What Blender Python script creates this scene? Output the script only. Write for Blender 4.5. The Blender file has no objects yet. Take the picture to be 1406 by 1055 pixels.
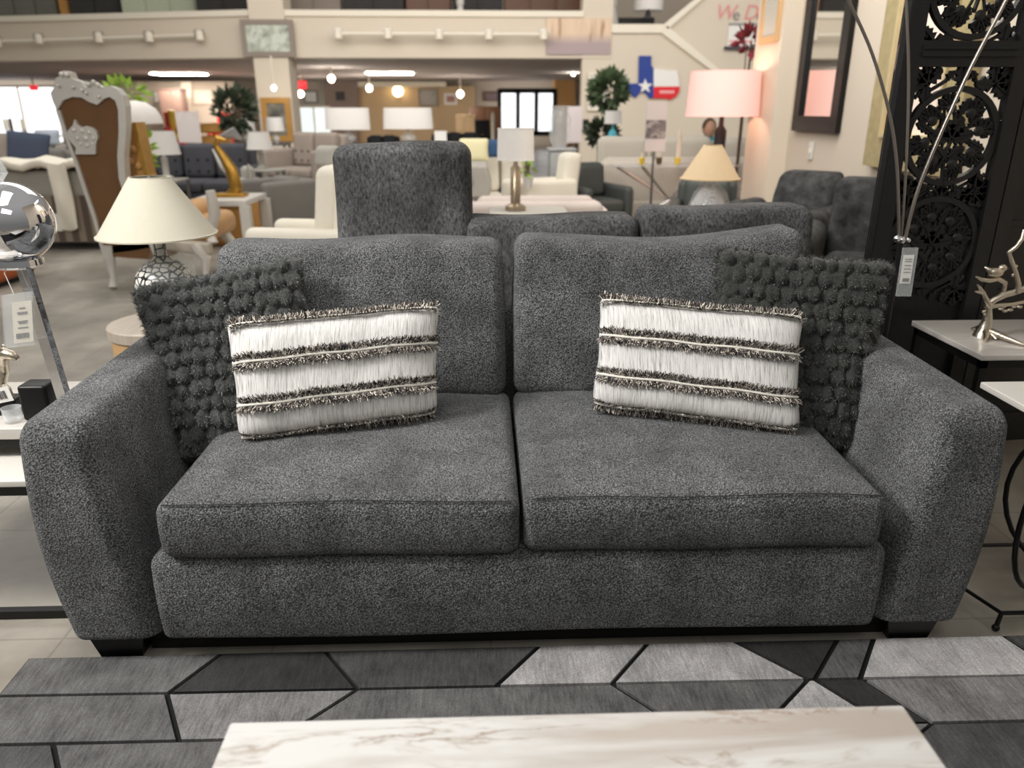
import bpy, math, random
import numpy as np
from mathutils import Vector, Matrix
sc = bpy.context.scene
COL = sc.collection
PI = math.pi
rnd = random.Random(7)

# ------------------------------------------------------------------ camera
FPX, CX, CY, EYE = 1040.0, 703.0, 527.5, 1.40
PITCH = math.atan((CY - 150.0) / FPX)
YAW = math.radians(1.97)
cd = bpy.data.cameras.new('camera'); cam = bpy.data.objects.new('camera', cd); COL.objects.link(cam)
cam.location = (0, 0, EYE); cam.rotation_euler = (PI/2 - PITCH, 0, -YAW)
cd.sensor_width = 36; cd.lens = FPX/1406*36; cd.clip_start = 0.05; cd.clip_end = 200
cd.dof.use_dof = True; cd.dof.focus_distance = 2.15; cd.dof.aperture_fstop = 2.4
sc.camera = cam
# ------------------------------------------------------------------ world
W = bpy.data.worlds.new('world'); sc.world = W; W.use_nodes = True
nt = W.node_tree; nt.nodes.clear()
_o = nt.nodes.new('ShaderNodeOutputWorld'); _b = nt.nodes.new('ShaderNodeBackground')
_t = nt.nodes.new('ShaderNodeTexCoord'); _s = nt.nodes.new('ShaderNodeSeparateXYZ'); _r = nt.nodes.new('ShaderNodeValToRGB')
nt.links.new(_t.outputs['Generated'], _s.inputs[0]); nt.links.new(_s.outputs['Z'], _r.inputs[0])
nt.links.new(_r.outputs[0], _b.inputs[0]); nt.links.new(_b.outputs[0], _o.inputs[0])
e = _r.color_ramp.elements
e[0].position = 0.0; e[0].color = (.38, .375, .36, 1); e[1].position = 0.75; e[1].color = (.86, .84, .81, 1)
_b.inputs[1].default_value = 0.48
# ------------------------------------------------------------------ area lights above the frame: hall lamps plus added fill lights
def area(loc, target, sx, sy, power, col=(1, .965, .92)):
    l = bpy.data.lights.new('hall_and_fill_light', 'AREA'); l.shape = 'RECTANGLE'; l.size = sx; l.size_y = sy; l.energy = power; l.color = col
    o = bpy.data.objects.new('hall_and_fill_light', l); COL.objects.link(o); o.location = loc
    o.rotation_euler = (Vector(target) - Vector(loc)).to_track_quat('-Z', 'Y').to_euler()
area((-3.0, 1.0, 3.3), (0.1, 2.0, .5), 1.0, 1.0, 172, (1, .97, .94))
area((-0.9, 1.6, 3.4), (0.35, 1.95, .2), 2.0, .8, 36, (1, .97, .94))
area((0.2, -.6, 3.4), (0.2, 1.9, .3), 1.6, .8, 20, (1, .97, .94))  # fill light added from the front, stands for no known lamp
area((-4.5, 9.0, 5.2), (-4.5, 9.8, 0), 9, 7, 340)
area((1.0, 12.5, 4.6), (1.0, 18.5, 2.2), 14, 3, 430)
area((1.7, 5.6, 4.0), (3.1, 6.2, 1.3), 2, 2, 135)  # added light to brighten the right wall
sc.view_settings.view_transform = 'Standard'; sc.view_settings.look = 'None'
sc.view_settings.gamma = 1; sc.view_settings.exposure = 0.0; sc.view_settings.use_curve_mapping = False

# ------------------------------------------------------------------ projection: a photo pixel at a given depth or height
_f = Vector((math.sin(YAW)*math.cos(PITCH), math.cos(YAW)*math.cos(PITCH), -math.sin(PITCH)))
_rt = Vector((math.cos(YAW), -math.sin(YAW), 0)); _up = _rt.cross(_f)
def ray(px, py): return _f + _rt*((px-CX)/FPX) - _up*((py-CY)/FPX)
def at(px, py, Y):
    d = ray(px, py); return Vector((0, 0, EYE)) + d*(Y/d.y)
def gz(px, py, z):
    d = ray(px, py); return Vector((0, 0, EYE)) + d*((z-EYE)/d.z)
def lin(c):
    return tuple((x/255/12.92 if x/255 <= .04045 else ((x/255+.055)/1.055)**2.4) for x in c)

# ------------------------------------------------------------------ materials
def node_mat(name):
    m = bpy.data.materials.new(name); m.use_nodes = True
    n = m.node_tree.nodes; p = n['Principled BSDF']
    return m, m.node_tree, n, p
def L(t, a, b): t.links.new(a, b)
def coords(t, scale=(1, 1, 1), rot=(0, 0, 0), kind='Object'):
    c = t.nodes.new('ShaderNodeTexCoord'); mp = t.nodes.new('ShaderNodeMapping')
    mp.inputs['Scale'].default_value = scale; mp.inputs['Rotation'].default_value = rot
    L(t, c.outputs[kind], mp.inputs['Vector']); return mp.outputs[0]
def noise(t, v, scale, detail=2, rough=.5, dist=0):
    n = t.nodes.new('ShaderNodeTexNoise'); n.inputs['Scale'].default_value = scale; n.inputs['Detail'].default_value = detail
    n.inputs['Roughness'].default_value = rough; n.inputs['Distortion'].default_value = dist
    L(t, v, n.inputs['Vector']); return n.outputs['Fac']
def ramp(t, fac, stops, interp='LINEAR'):
    r = t.nodes.new('ShaderNodeValToRGB'); r.color_ramp.interpolation = interp
    while len(r.color_ramp.elements) < len(stops): r.color_ramp.elements.new(.5)
    for el, (p, c) in zip(r.color_ramp.elements, stops):
        el.position = p; el.color = (c, c, c, 1) if isinstance(c, (int, float)) else (*c, 1)
    L(t, fac, r.inputs[0]); return r.outputs[0]
def mixc(t, a, b, fac, mode='MIX'):
    m = t.nodes.new('ShaderNodeMix'); m.data_type = 'RGBA'; m.blend_type = mode
    for s, v in ((m.inputs[0], fac), (m.inputs[6], a), (m.inputs[7], b)):
        if hasattr(v, 'is_linked'): L(t, v, s)
        elif isinstance(v, (int, float)): s.default_value = v
        else: s.default_value = (*v, 1)
    return m.outputs[2]
def math_(t, op, a, b=0.0):
    m = t.nodes.new('ShaderNodeMath'); m.operation = op
    for s, v in ((m.inputs[0], a), (m.inputs[1], b)):
        if hasattr(v, 'is_linked'): L(t, v, s)
        else: s.default_value = v
    return m.outputs[0]
def bump(t, p, h, strength=.5, dist=.01):
    b = t.nodes.new('ShaderNodeBump'); b.inputs['Strength'].default_value = strength; b.inputs['Distance'].default_value = dist
    L(t, h, b.inputs['Height']); L(t, b.outputs[0], p.inputs['Normal'])
def M(name, rgb, rough=.6, metal=0, var=.12, vs=6, bs=0, bst=.3, bd=.004, emit=0, trans=0, alpha=1, ior=1.45, sheen=0):
    """general material: sRGB base colour with noise variation and an optional bump"""
    m, t, n, p = node_mat(name); c = lin(rgb)
    p.inputs['Roughness'].default_value = rough; p.inputs['Metallic'].default_value = metal
    p.inputs['Base Color'].default_value = (*c, 1); p.inputs['IOR'].default_value = ior
    v = None
    if var or bs: v = coords(t)
    if var:
        f = noise(t, v, vs, 4)
        L(t, mixc(t, tuple(x*(1-var) for x in c), tuple(min(1, x*(1+var)) for x in c), f), p.inputs['Base Color'])
    if bs: bump(t, p, noise(t, v, bs, 3), bst, bd)
    if emit:
        p.inputs['Emission Color'].default_value = (*c, 1); p.inputs['Emission Strength'].default_value = emit
    if trans: p.inputs['Transmission Weight'].default_value = trans
    if alpha < 1: p.inputs['Alpha'].default_value = alpha
    if sheen: p.inputs['Sheen Weight'].default_value = sheen
    return m

def boucle():
    m, t, n, p = node_mat('grey boucle'); v = coords(t)
    n1 = noise(t, v, 275, 3, .6); big = noise(t, v, 7, 5, .62); mid = noise(t, v, 75, 2)
    vo = t.nodes.new('ShaderNodeTexVoronoi'); vo.inputs['Scale'].default_value = 240; L(t, v, vo.inputs['Vector'])
    vo.inputs['Randomness'].default_value = 1
    h = math_(t, 'SUBTRACT', math_(t, 'MULTIPLY', n1, 1.5), vo.outputs['Distance'])
    c = ramp(t, h, [(.0, .04), (.36, .16), (.60, .30), (.88, .54)])
    c2 = mixc(t, c, ramp(t, big, [(.32, .66), (.68, 1.32)]), 1.0, 'MULTIPLY')
    tint = mixc(t, c2, (.955, .985, 1.0), 1.0, 'MULTIPLY')
    L(t, tint, p.inputs['Base Color']); p.inputs['Roughness'].default_value = .95
    p.inputs['Specular IOR Level'].default_value = .15
    p.inputs['Sheen Weight'].default_value = .12; p.inputs['Sheen Roughness'].default_value = .5
    hh = math_(t, 'ADD', h, math_(t, 'MULTIPLY', mid, .6))
    bump(t, p, hh, .85, .006)
    return m
def chenille(name, lo, hi, scale=(55, 55, 9)):
    m, t, n, p = node_mat(name); v = coords(t, scale); v2 = coords(t)
    a = noise(t, v, 1.6, 4, .65); b = noise(t, v2, 5, 3); f = noise(t, v2, 320, 1)
    c = ramp(t, a, [(.30, lo), (.80, hi)])
    c = mixc(t, c, ramp(t, b, [(.35, .55), (.68, 1.3)]), 1, 'MULTIPLY')
    c = mixc(t, c, ramp(t, f, [(.3, .7), (.7, 1.3)]), 1, 'MULTIPLY')
    L(t, c, p.inputs['Base Color']); p.inputs['Roughness'].default_value = .9; p.inputs['Specular IOR Level'].default_value = .2
    bump(t, p, f, .5, .003); return m
def woven():
    m, t, n, p = node_mat('ivory woven cotton'); v = coords(t, (1, .05, .05), kind='Object'); v2 = coords(t)
    a = noise(t, v, 330, 3, .7); b = noise(t, v2, 380, 1)
    c = ramp(t, a, [(.30, (.30, .29, .28)), (.44, (.60, .59, .565)), (.58, (.78, .77, .745))])
    L(t, c, p.inputs['Base Color']); p.inputs['Roughness'].default_value = .9
    bump(t, p, math_(t, 'ADD', a, math_(t, 'MULTIPLY', b, .4)), .35, .003); return m
def marble(name, base, vein, sc_=3.0, amount=.75, rough=.12, rot=.6):
    """long soft veins running one way, with fine darker threads"""
    m, t, n, p = node_mat(name); v = coords(t, (1.0, 5.5, 1), (0, 0, rot)); v1 = coords(t, (1.6, 9, 1), (0, 0, rot*1.15))
    a = noise(t, v, sc_*.45, 5, .55, .7); b = noise(t, v, sc_*.9, 4, .5, .9); c = noise(t, v1, sc_*.5, 6, .6, .8)
    soft = ramp(t, a, [(.44, 0.0), (.62, .55)])
    k = math_(t, 'ABSOLUTE', math_(t, 'SUBTRACT', c, .5)); thread = ramp(t, k, [(0.0, .9), (.02, .35), (.06, 0.0)])
    f = math_(t, 'MULTIPLY', math_(t, 'MAXIMUM', soft, math_(t, 'MULTIPLY', thread, ramp(t, b, [(.4, .1), (.62, 1.0)]))), amount)
    L(t, mixc(t, lin(base), lin(vein), f), p.inputs['Base Color']); p.inputs['Roughness'].default_value = rough; return m
def wood(name, a_, b_, scale=(3, 3, 40), rough=.5):
    m, t, n, p = node_mat(name); v = coords(t, scale)
    f = noise(t, v, 1.5, 5, .6, .5); L(t, mixc(t, lin(a_), lin(b_), f), p.inputs['Base Color']); p.inputs['Roughness'].default_value = rough; return m
def stripes(name, a_, b_, scale, axis=(1, 0, 0)):
    m, t, n, p = node_mat(name)
    c = t.nodes.new('ShaderNodeTexCoord'); w = t.nodes.new('ShaderNodeTexWave'); w.inputs['Scale'].default_value = scale
    w.bands_direction = 'X'; L(t, c.outputs['Object'], w.inputs['Vector'])
    L(t, ramp(t, w.outputs['Fac'], [(.35, lin(a_)), (.65, lin(b_))]), p.inputs['Base Color']); p.inputs['Roughness'].default_value = .9; return m
def rugmat(name, lo, hi, rot=.25):
    m, t, n, p = node_mat(name); v = coords(t, (120, 16, 1), (0, 0, rot)); v2 = coords(t)
    a = noise(t, v, 1.0, 4, .7); b = noise(t, v2, 9, 4, .6); f = noise(t, v2, 330, 1)
    k = math_(t, 'ADD', math_(t, 'MULTIPLY', a, .55), math_(t, 'MULTIPLY', b, .45))
    c = ramp(t, k, [(.33, lo), (.66, hi)]); c = mixc(t, c, ramp(t, f, [(.3, .75), (.7, 1.2)]), 1, 'MULTIPLY')
    c = mixc(t, c, (1.0, .975, .965), 1, 'MULTIPLY')
    L(t, c, p.inputs['Base Color']); p.inputs['Roughness'].default_value = .75; bump(t, p, f, .5, .003); return m
def floormat():
    m, t, n, p = node_mat('polished slate floor'); v = coords(t)
    a = noise(t, v, 1.1, 6, .6, .4); b = noise(t, v, 5.0, 5, .6)
    c = ramp(t, a, [(.3, lin((114, 108, 98))), (.5, lin((150, 144, 133))), (.72, lin((184, 179, 167)))])
    c = mixc(t, c, ramp(t, b, [(.3, .82), (.7, 1.1)]), 1, 'MULTIPLY')
    br = t.nodes.new('ShaderNodeTexBrick'); br.inputs['Scale'].default_value = 1; br.inputs['Brick Width'].default_value = .6; br.inputs['Row Height'].default_value = .6
    br.inputs['Mortar Size'].default_value = .004; br.offset = 0
    br.inputs['Color1'].default_value = (1, 1, 1, 1); br.inputs['Color2'].default_value = (.9, .9, .9, 1); br.inputs['Mortar'].default_value = (.74, .72, .7, 1)
    L(t, v, br.inputs['Vector'])
    L(t, mixc(t, c, br.outputs[0], 1, 'MULTIPLY'), p.inputs['Base Color']); p.inputs['Roughness'].default_value = .32
    bump(t, p, b, .15, .004); return m
def mosaic(name, cell, line, scale, wd=.06):
    m, t, n, p = node_mat(name); v = coords(t, (1, 1, 1.15))
    vo = t.nodes.new('ShaderNodeTexVoronoi'); vo.feature = 'DISTANCE_TO_EDGE'; vo.inputs['Scale'].default_value = scale; vo.inputs['Randomness'].default_value = .45
    L(t, v, vo.inputs['Vector'])
    f = ramp(t, vo.outputs['Distance'], [(wd, 0.0), (wd*1.35, 1.0)])
    L(t, mixc(t, lin(line), lin(cell), f), p.inputs['Base Color']); p.inputs['Roughness'].default_value = .2; bump(t, p, f, .4, .003); return m
def clearmat(name, tint=(235, 240, 240), a=.22):
    """thin clear plastic / glass: mostly see-through with a gloss"""
    m, t, n, p = node_mat(name)
    p.inputs['Base Color'].default_value = (*lin(tint), 1); p.inputs['Roughness'].default_value = .06
    p.inputs['Alpha'].default_value = a; p.inputs['Specular IOR Level'].default_value = .8; return m

# ------------------------------------------------------------------ mesh builder
class MB:
    def __init__(s): s.v = []; s.f = []; s.m = []
    def add(s, vs, fs, mi=0):
        o = len(s.v); s.v += [tuple(v) for v in vs]; s.f += [tuple(i+o for i in f) for f in fs]; s.m += [mi]*len(fs); return s
    def box(s, x0, x1, y0, y1, z0, z1, mi=0):
        v = [(x, y, z) for x in (x0, x1) for y in (y0, y1) for z in (z0, z1)]
        return s.add(v, [(0, 1, 3, 2), (4, 6, 7, 5), (0, 4, 5, 1), (2, 3, 7, 6), (0, 2, 6, 4), (1, 5, 7, 3)], mi)
    def rbox(s, x0, x1, y0, y1, z0, z1, r=.03, k=3, n=2, fn=None, mi=0):
        """box with rounded edges; fn may reshape every point"""
        c = ((x0+x1)/2, (y0+y1)/2, (z0+z1)/2); h = (abs(x1-x0)/2, abs(y1-y0)/2, abs(z1-z0)/2)
        ns = n if isinstance(n, (tuple, list)) else (n, n, n)
        tk = []
        for a in range(3):
            rr = min(r, h[a]*.98); t_ = [-h[a]+rr*(1-math.cos(i/k*PI/2)) if False else -h[a]+rr*i/k for i in range(k+1)]
            inn = h[a]-rr; t_ += [-inn+2*inn*i/ns[a] for i in range(1, ns[a]+1)]
            t_ += [h[a]-rr+rr*i/k for i in range(1, k+1)]; tk.append(t_)
        idx = {}; vs = []; fs = []
        N = [len(t_)-1 for t_ in tk]
        def vid(i, j, l):
            key = (i, j, l)
            if key in idx: return idx[key]
            q = [tk[0][i], tk[1][j], tk[2][l]]; inn = [max(-(h[a]-min(r, h[a]*.98)), min(h[a]-min(r, h[a]*.98), q[a])) for a in range(3)]
            d = [q[a]-inn[a] for a in range(3)]; ln = math.sqrt(sum(x*x for x in d)); mx = max(abs(x) for x in d)
            if ln > 1e-9:
                rr = min(r, min(h)*.98); g = mx/ln
                q = [inn[a]+d[a]*g for a in range(3)]
            q = [q[a]+c[a] for a in range(3)]
            if fn: q = fn(*q)
            idx[key] = len(vs); vs.append(tuple(q)); return idx[key]
        for a in range(3):
            b, c_ = (a+1) % 3, (a+2) % 3
            for side in (0, N[a]):
                for i in range(N[b]):
                    for j in range(N[c_]):
                        q = []
                        for (di, dj) in ((0, 0), (1, 0), (1, 1), (0, 1)):
                            k3 = [0, 0, 0]; k3[a] = side; k3[b] = i+di; k3[c_] = j+dj; q.append(vid(*k3))
                        fs.append(tuple(q) if side else tuple(reversed(q)))
        return s.add(vs, fs, mi)
    def lathe(s, prof, n=24, c=(0, 0, 0), mi=0, caps=True):
        vs = []; fs = []
        for (r, z) in prof:
            for i in range(n): a = 2*PI*i/n; vs.append((c[0]+r*math.cos(a), c[1]+r*math.sin(a), c[2]+z))
        for k in range(len(prof)-1):
            for i in range(n):
                j = (i+1) % n; fs.append((k*n+i, k*n+j, (k+1)*n+j, (k+1)*n+i))
        if caps: fs.append(tuple(reversed(range(n)))); fs.append(tuple((len(prof)-1)*n+i for i in range(n)))
        return s.add(vs, fs, mi)
    def tube(s, pts, r, n=8, mi=0, closed=False):
        pts = [Vector(p) for p in pts]; rs = r if isinstance(r, (list, tuple)) else [r]*len(pts)
        vs = []; fs = []; prev = None; m = len(pts)
        for i, p in enumerate(pts):
            if closed: t = (pts[(i+1) % m]-pts[i-1]).normalized()
            else: t = (pts[min(i+1, m-1)]-pts[max(i-1, 0)]).normalized()
            u = prev if prev is not None else (Vector((0, 0, 1)) if abs(t.z) < .9 else Vector((1, 0, 0)))
            u = (u - t*u.dot(t)).normalized(); w = t.cross(u); prev = u
            for k in range(n): a = 2*PI*k/n; vs.append(p+(u*math.cos(a)+w*math.sin(a))*rs[i])
        for i in range(m if closed else m-1):
            i2 = (i+1) % m
            for k in range(n): k2 = (k+1) % n; fs.append((i*n+k, i*n+k2, i2*n+k2, i2*n+k))
        if not closed: fs.append(tuple(reversed(range(n)))); fs.append(tuple((m-1)*n+k for k in range(n)))
        return s.add(vs, fs, mi)
    def sphere(s, c, r, nu=16, nv=10, mi=0):
        r = r if isinstance(r, (tuple, list)) else (r, r, r)
        vs = [(c[0], c[1], c[2]-r[2])]; fs = []
        for j in range(1, nv):
            a = -PI/2+PI*j/nv
            for i in range(nu): b = 2*PI*i/nu; vs.append((c[0]+r[0]*math.cos(a)*math.cos(b), c[1]+r[1]*math.cos(a)*math.sin(b), c[2]+r[2]*math.sin(a)))
        vs.append((c[0], c[1], c[2]+r[2])); L_ = len(vs)-1
        for i in range(nu):
            k = (i+1) % nu; fs.append((0, 1+k, 1+i)); fs.append((L_, L_-nu+i, L_-nu+k))
            for j in range(nv-2): a = 1+j*nu; fs.append((a+i, a+k, a+nu+k, a+nu+i))
        return s.add(vs, fs, mi)
    def prism(s, poly, y0, y1, mi=0):
        """polygon in X-Z extruded along Y"""
        n = len(poly); vs = [(x, y0, z) for x, z in poly]+[(x, y1, z) for x, z in poly]
        ar = sum(poly[i][0]*poly[(i+1) % n][1]-poly[(i+1) % n][0]*poly[i][1] for i in range(n))
        fr = tuple(range(n)); bk = tuple(range(n, 2*n))
        fs = [fr if ar > 0 else tuple(reversed(fr)), tuple(reversed(bk)) if ar > 0 else bk]
        for i in range(n):
            j = (i+1) % n; fs.append((i, i+n, j+n, j) if ar > 0 else (i, j, j+n, i+n))
        return s.add(vs, fs, mi)
    def trace(s, pts, Y, th, mi=0):
        """an outline seen in the photo set up at its own depth Y with real thickness th"""
        q = [at(x, y, Y) for x, y in pts]; return s.prism([(p.x, p.z) for p in q], Y, Y+th, mi)
    def slab(s, poly, z0, z1, mi=0):
        """polygon in X-Y extruded along Z"""
        n = len(poly); ar = sum(poly[i][0]*poly[(i+1) % n][1]-poly[(i+1) % n][0]*poly[i][1] for i in range(n))
        if ar < 0: poly = list(reversed(poly))
        vs = [(x, y, z0) for x, y in poly]+[(x, y, z1) for x, y in poly]
        fs = [tuple(reversed(range(n))), tuple(range(n, 2*n))]+[(i, (i+1) % n, (i+1) % n+n, i+n) for i in range(n)]
        return s.add(vs, fs, mi)
    def blades(s, pos, dirs, length, width, mi=0):
        for p, d, l in zip(pos, dirs, length):
            a = Vector((rnd.uniform(-1, 1), rnd.uniform(-1, 1), rnd.uniform(-1, 1))).cross(d)
            if a.length < 1e-6: continue
            a = a.normalized()*width
            s.add([p-a, p+a, p+d*l], [(0, 1, 2)], mi if isinstance(mi, int) else mi())
        return s
    def mapv(s, fn): s.v = [tuple(fn(*v)) for v in s.v]; return s

def smooth_pts(pts, n=6):
    p = [Vector(q) for q in pts]; out = []
    for i in range(len(p)-1):
        a, b, c, d = p[max(i-1, 0)], p[i], p[i+1], p[min(i+2, len(p)-1)]
        for k in range(n):
            t = k/n; out.append(.5*((2*b)+(c-a)*t+(2*a-5*b+4*c-d)*t*t+(3*b-a-3*c+d)*t**3))
    return out+[p[-1]]
def new_obj(name, mb, mats, parent=None, smooth=35):
    me = bpy.data.meshes.new(name); me.from_pydata(mb.v, [], mb.f)
    mats = mats if isinstance(mats, (list, tuple)) else [mats]
    for m in mats: me.materials.append(m)
    if len(mats) > 1: me.polygons.foreach_set('material_index', mb.m)
    if smooth:
        me.polygons.foreach_set('use_smooth', [True]*len(me.polygons))
        if smooth < 180: me.set_sharp_from_angle(angle=math.radians(smooth))
    me.update()
    o = bpy.data.objects.new(name, me); COL.objects.link(o)
    if parent: o.parent = parent
    return o
def part(name, mb, mats, parent, label=None, smooth=35):
    o = new_obj(name, mb, mats, parent, smooth)
    if label: o['label'] = label
    return o
def thing(name, label, cat, loc=(0, 0, 0), rz=0, group=None):
    o = bpy.data.objects.new(name, None); COL.objects.link(o); o.empty_display_size = .1
    o.location = loc; o.rotation_euler = (0, 0, rz); o['label'] = label; o['category'] = cat
    if group: o['group'] = group
    return o
def solo(name, mb, mats, label, cat, group=None, smooth=35):
    o = new_obj(name, mb, mats, None, smooth); o['label'] = label; o['category'] = cat
    if group: o['group'] = group
    return o
def struct(name, mb, mats, smooth=0):
    o = new_obj(name, mb, mats, None, smooth); o['kind'] = 'structure'; o['label'] = name.replace('_', ' '); o['category'] = 'structure'; return o
def text(name, body, size, mat, parent, loc, rot=(PI/2, 0, 0), ext=.002, shear=0, sx=1):
    c = bpy.data.curves.new(name, 'FONT'); c.body = body; c.size = size; c.extrude = ext; c.align_x = 'CENTER'; c.align_y = 'CENTER'; c.shear = shear
    o = bpy.data.objects.new('tmp', c); COL.objects.link(o)
    dg = bpy.context.evaluated_depsgraph_get(); me = bpy.data.meshes.new_from_object(o.evaluated_get(dg)); bpy.data.objects.remove(o)
    me.materials.clear(); me.materials.append(mat); me.name = name
    q = bpy.data.objects.new(name, me); COL.objects.link(q); q.parent = parent; q.location = loc; q.rotation_euler = rot; q.scale = (sx, 1, 1); return q

# ------------------------------------------------------------------ palette
m_boucle = boucle()
m_black = M('matt black metal', (22, 21, 21), .4, .3, .1)
m_foot = M('black stained wood', (14, 13, 13), .35, 0, .1)
m_chrome = M('polished chrome', (225, 225, 228), .04, 1, 0)
m_silver = M('antique silver leaf', (205, 195, 178), .28, 1, .2, 30, 90, .5, .003)
m_steel = M('brushed steel', (170, 168, 165), .3, 1, .08, 8)
m_wall = M('warm beige wall paint', (216, 203, 184), .85, 0, .03, 1.5)
m_wall2 = M('cream trim paint', (234, 224, 206), .7, 0, .03, 2)
m_wall_grey = M('greige wall paint', (196, 184, 168), .85, 0, .04, 1.5)
m_ceil = M('dull mauve ceiling', (182, 170, 166), .9, 0, .04, .6)
m_tan = M('tan painted wall', (205, 178, 142), .85, 0, .06, 1)
m_mauve = M('mauve brown wall', (150, 132, 124), .85, 0, .06, 1)
m_floor = floormat()
m_tablemarble = marble('white marble with beige veins', (194, 193, 190), (140, 122, 104), 3.0, 1.1, .38, .5)
m_sidemarble = marble('grey white marble', (200, 195, 188), (150, 142, 135), 3.4, .3, .12, -.3)
m_woven = woven()
m_cord = M('cream cord', (240, 236, 224), .9, 0, .1, 40)
m_fr_d = M('black fringe yarn', (40, 37, 36), .95, 0, .3, 60)
m_fr_m = M('grey fringe yarn', (128, 120, 114), .95, 0, .3, 60)
m_fr_l = M('ivory fringe yarn', (226, 218, 204), .95, 0, .2, 60)
m_fur = M('charcoal faux fur', (60, 62, 60), .85, 0, .35, 45, 260, .6, .004, sheen=.15)
m_fur_glint = M('charcoal fur painted glints', (132, 134, 131), .75, 0, .5, 60)  # paler strands: glints of light on the fur put into the colour
m_fur2 = M('black green faux fur', (46, 48, 45), .85, 0, .35, 45, 260, .6, .004, sheen=.12)
m_fur2_glint = M('dark fur painted glints', (112, 113, 107), .75, 0, .5, 60)  # paler strands painted as glints on the darker fur
m_chen = chenille('charcoal chenille', .02, .19, (75, 75, 34))
m_recl = chenille('dark grey velour', .012, .085, (7, 7, 7))
m_cream_shade = M('cream linen shade', (198, 193, 176), .85, 0, .03, 60, 500, .2, .001)
m_beige_shade = M('beige linen shade', (198, 174, 140), .85, 0, .04, 30, emit=.02)
m_pink_shade = M('pink fabric shade lit from inside', (247, 198, 188), .85, 0, .02, 20, emit=.34)
m_white_shade = M('white fabric shade', (226, 221, 215), .85, 0, .03, 20, emit=.04)
m_mosaic = mosaic('black and white mosaic', (236, 234, 228), (14, 14, 14), 33, .085)
m_crystal = mosaic('silver mosaic glass', (215, 212, 210), (150, 146, 146), 60)
m_clear = clearmat('clear plastic')
m_glass = clearmat('clear glass', (240, 244, 244), .3)
m_paper = M('white card', (238, 236, 230), .7, 0, .02)
m_ink = M('grey ink', (98, 96, 94), .8, 0, 0)
m_velvet = M('brown velvet', (104, 72, 40), .8, 0, .25, 5, sheen=.2)
m_goldvel = M('gold velvet', (180, 134, 76), .75, 0, .25, 6, sheen=.2)
m_leaf_silver = M('silver painted carved wood', (203, 198, 190), .4, .35, .1, 12)
m_oak = wood('pale oak', (204, 168, 120), (176, 138, 94))
m_oakgrey = wood('grey washed oak top', (186, 174, 158), (150, 140, 128), (30, 3, 3))
m_brown = wood('brown wood', (112, 72, 42), (74, 46, 28))
m_orange = M('burnt orange leather', (176, 88, 42), .5, 0, .15, 5)
m_lgrey = M('light grey fabric', (168, 164, 155), .9, 0, .08, 6)
m_mgrey = M('mid grey fabric', (124, 120, 115), .9, 0, .1, 6)
m_dgrey = M('dark slate fabric', (74, 74, 79), .9, 0, .12, 6)
m_taupe = M('taupe fabric', (146, 134, 124), .9, 0, .1, 6)
m_creamf = M('cream fabric', (226, 219, 203), .9, 0, .05, 6)
m_white = M('white lacquer', (208, 204, 196), .4, 0, .03)
m_greenf = M('dark green grey leather', (66, 69, 66), .55, 0, .1, 6)
m_blackf = M('black fabric', (26, 26, 29), .8, 0, .1)
m_navy = M('blue grey fabric', (66, 74, 92), .9, 0, .1)
m_chevron = stripes('chevron grey wood', (92, 80, 70), (142, 128, 114), 2.2)
m_strs = stripes('cream and grey striped fabric', (186, 178, 164), (226, 219, 205), 9)
m_leaf = M('green leaf', (72, 88, 58), .6, 0, .35, 8)
m_leafd = M('dark green leaf', (52, 62, 44), .6, 0, .35, 8)
m_leafb = M('bright green leaf', (150, 182, 74), .6, 0, .3, 8)
m_bark = M('brown bark', (96, 76, 58), .9, 0, .2)
m_gold = M('gold metal', (196, 152, 72), .3, .9, .25, 20)
m_goldframe = M('aged gold green frame', (172, 158, 118), .45, .35, .25, 14)
m_mirror = M('mirror glass', (228, 228, 226), .03, 1, 0)
m_red = M('red', (222, 34, 44), .6, 0, .02)
m_blue = M('flag blue', (38, 62, 142), .6, 0, .02)
m_flagw = M('flag white', (236, 232, 226), .6, 0, .02)
m_exit = M('lit red sign', (255, 40, 60), .5, 0, 0, emit=.9)
m_lampon = M('lit lamp face', (255, 248, 236), .5, 0, 0, emit=42)
m_bulb = M('lit bulb', (255, 246, 230), .5, 0, 0, emit=14)
m_day = M('daylight behind glass', (250, 252, 255), .5, 0, .03, 2, emit=1.5)
m_day2 = M('daylight street behind glass', (226, 238, 240), .5, 0, .18, 3, emit=.85)
m_screen = M('black carved wood', (19, 18, 18), .45, 0, .25, 20, 40, .3, .004)
m_skin = M('skin', (196, 150, 124), .6, 0, .05)
m_hair = M('brown hair', (86, 62, 46), .7, 0, .2, 40)
m_shirt = M('turquoise shirt', (54, 150, 166), .9, 0, .05)
m_maroon = M('maroon petals', (142, 58, 66), .8, 0, .2, 20)
m_palegreen = M('pale green panel', (196, 202, 178), .9, 0, .03)
m_darkshop = M('dark charcoal goods', (58, 56, 54), .8, 0, .25, 3)
m_olive = M('grey olive panel', (112, 112, 102), .7, 0, .2, 2)
m_yellow = M('yellow glass', (228, 200, 70), .4, 0, .05)
m_teal = M('turquoise petals', (96, 186, 206), .8, 0, .1)
m_goldwood = M('golden wood', (190, 140, 74), .5, 0, .15, 8)
m_pinkbeige = M('pink beige floral upholstery', (186, 160, 134), .9, 0, .35, 12)

# ================================================================== THE SETTING
struct('floor', MB().box(-25, 12, -4, 34, -.05, 0), m_floor)
YW = 18.0; ZC = 2.45
xA0 = at(352, 100, YW).x; xA1 = at(399, 100, YW).x      # the column that splits the openings
xB0 = at(799, 100, YW).x
zb = at(620, 16, YW).z
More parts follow.
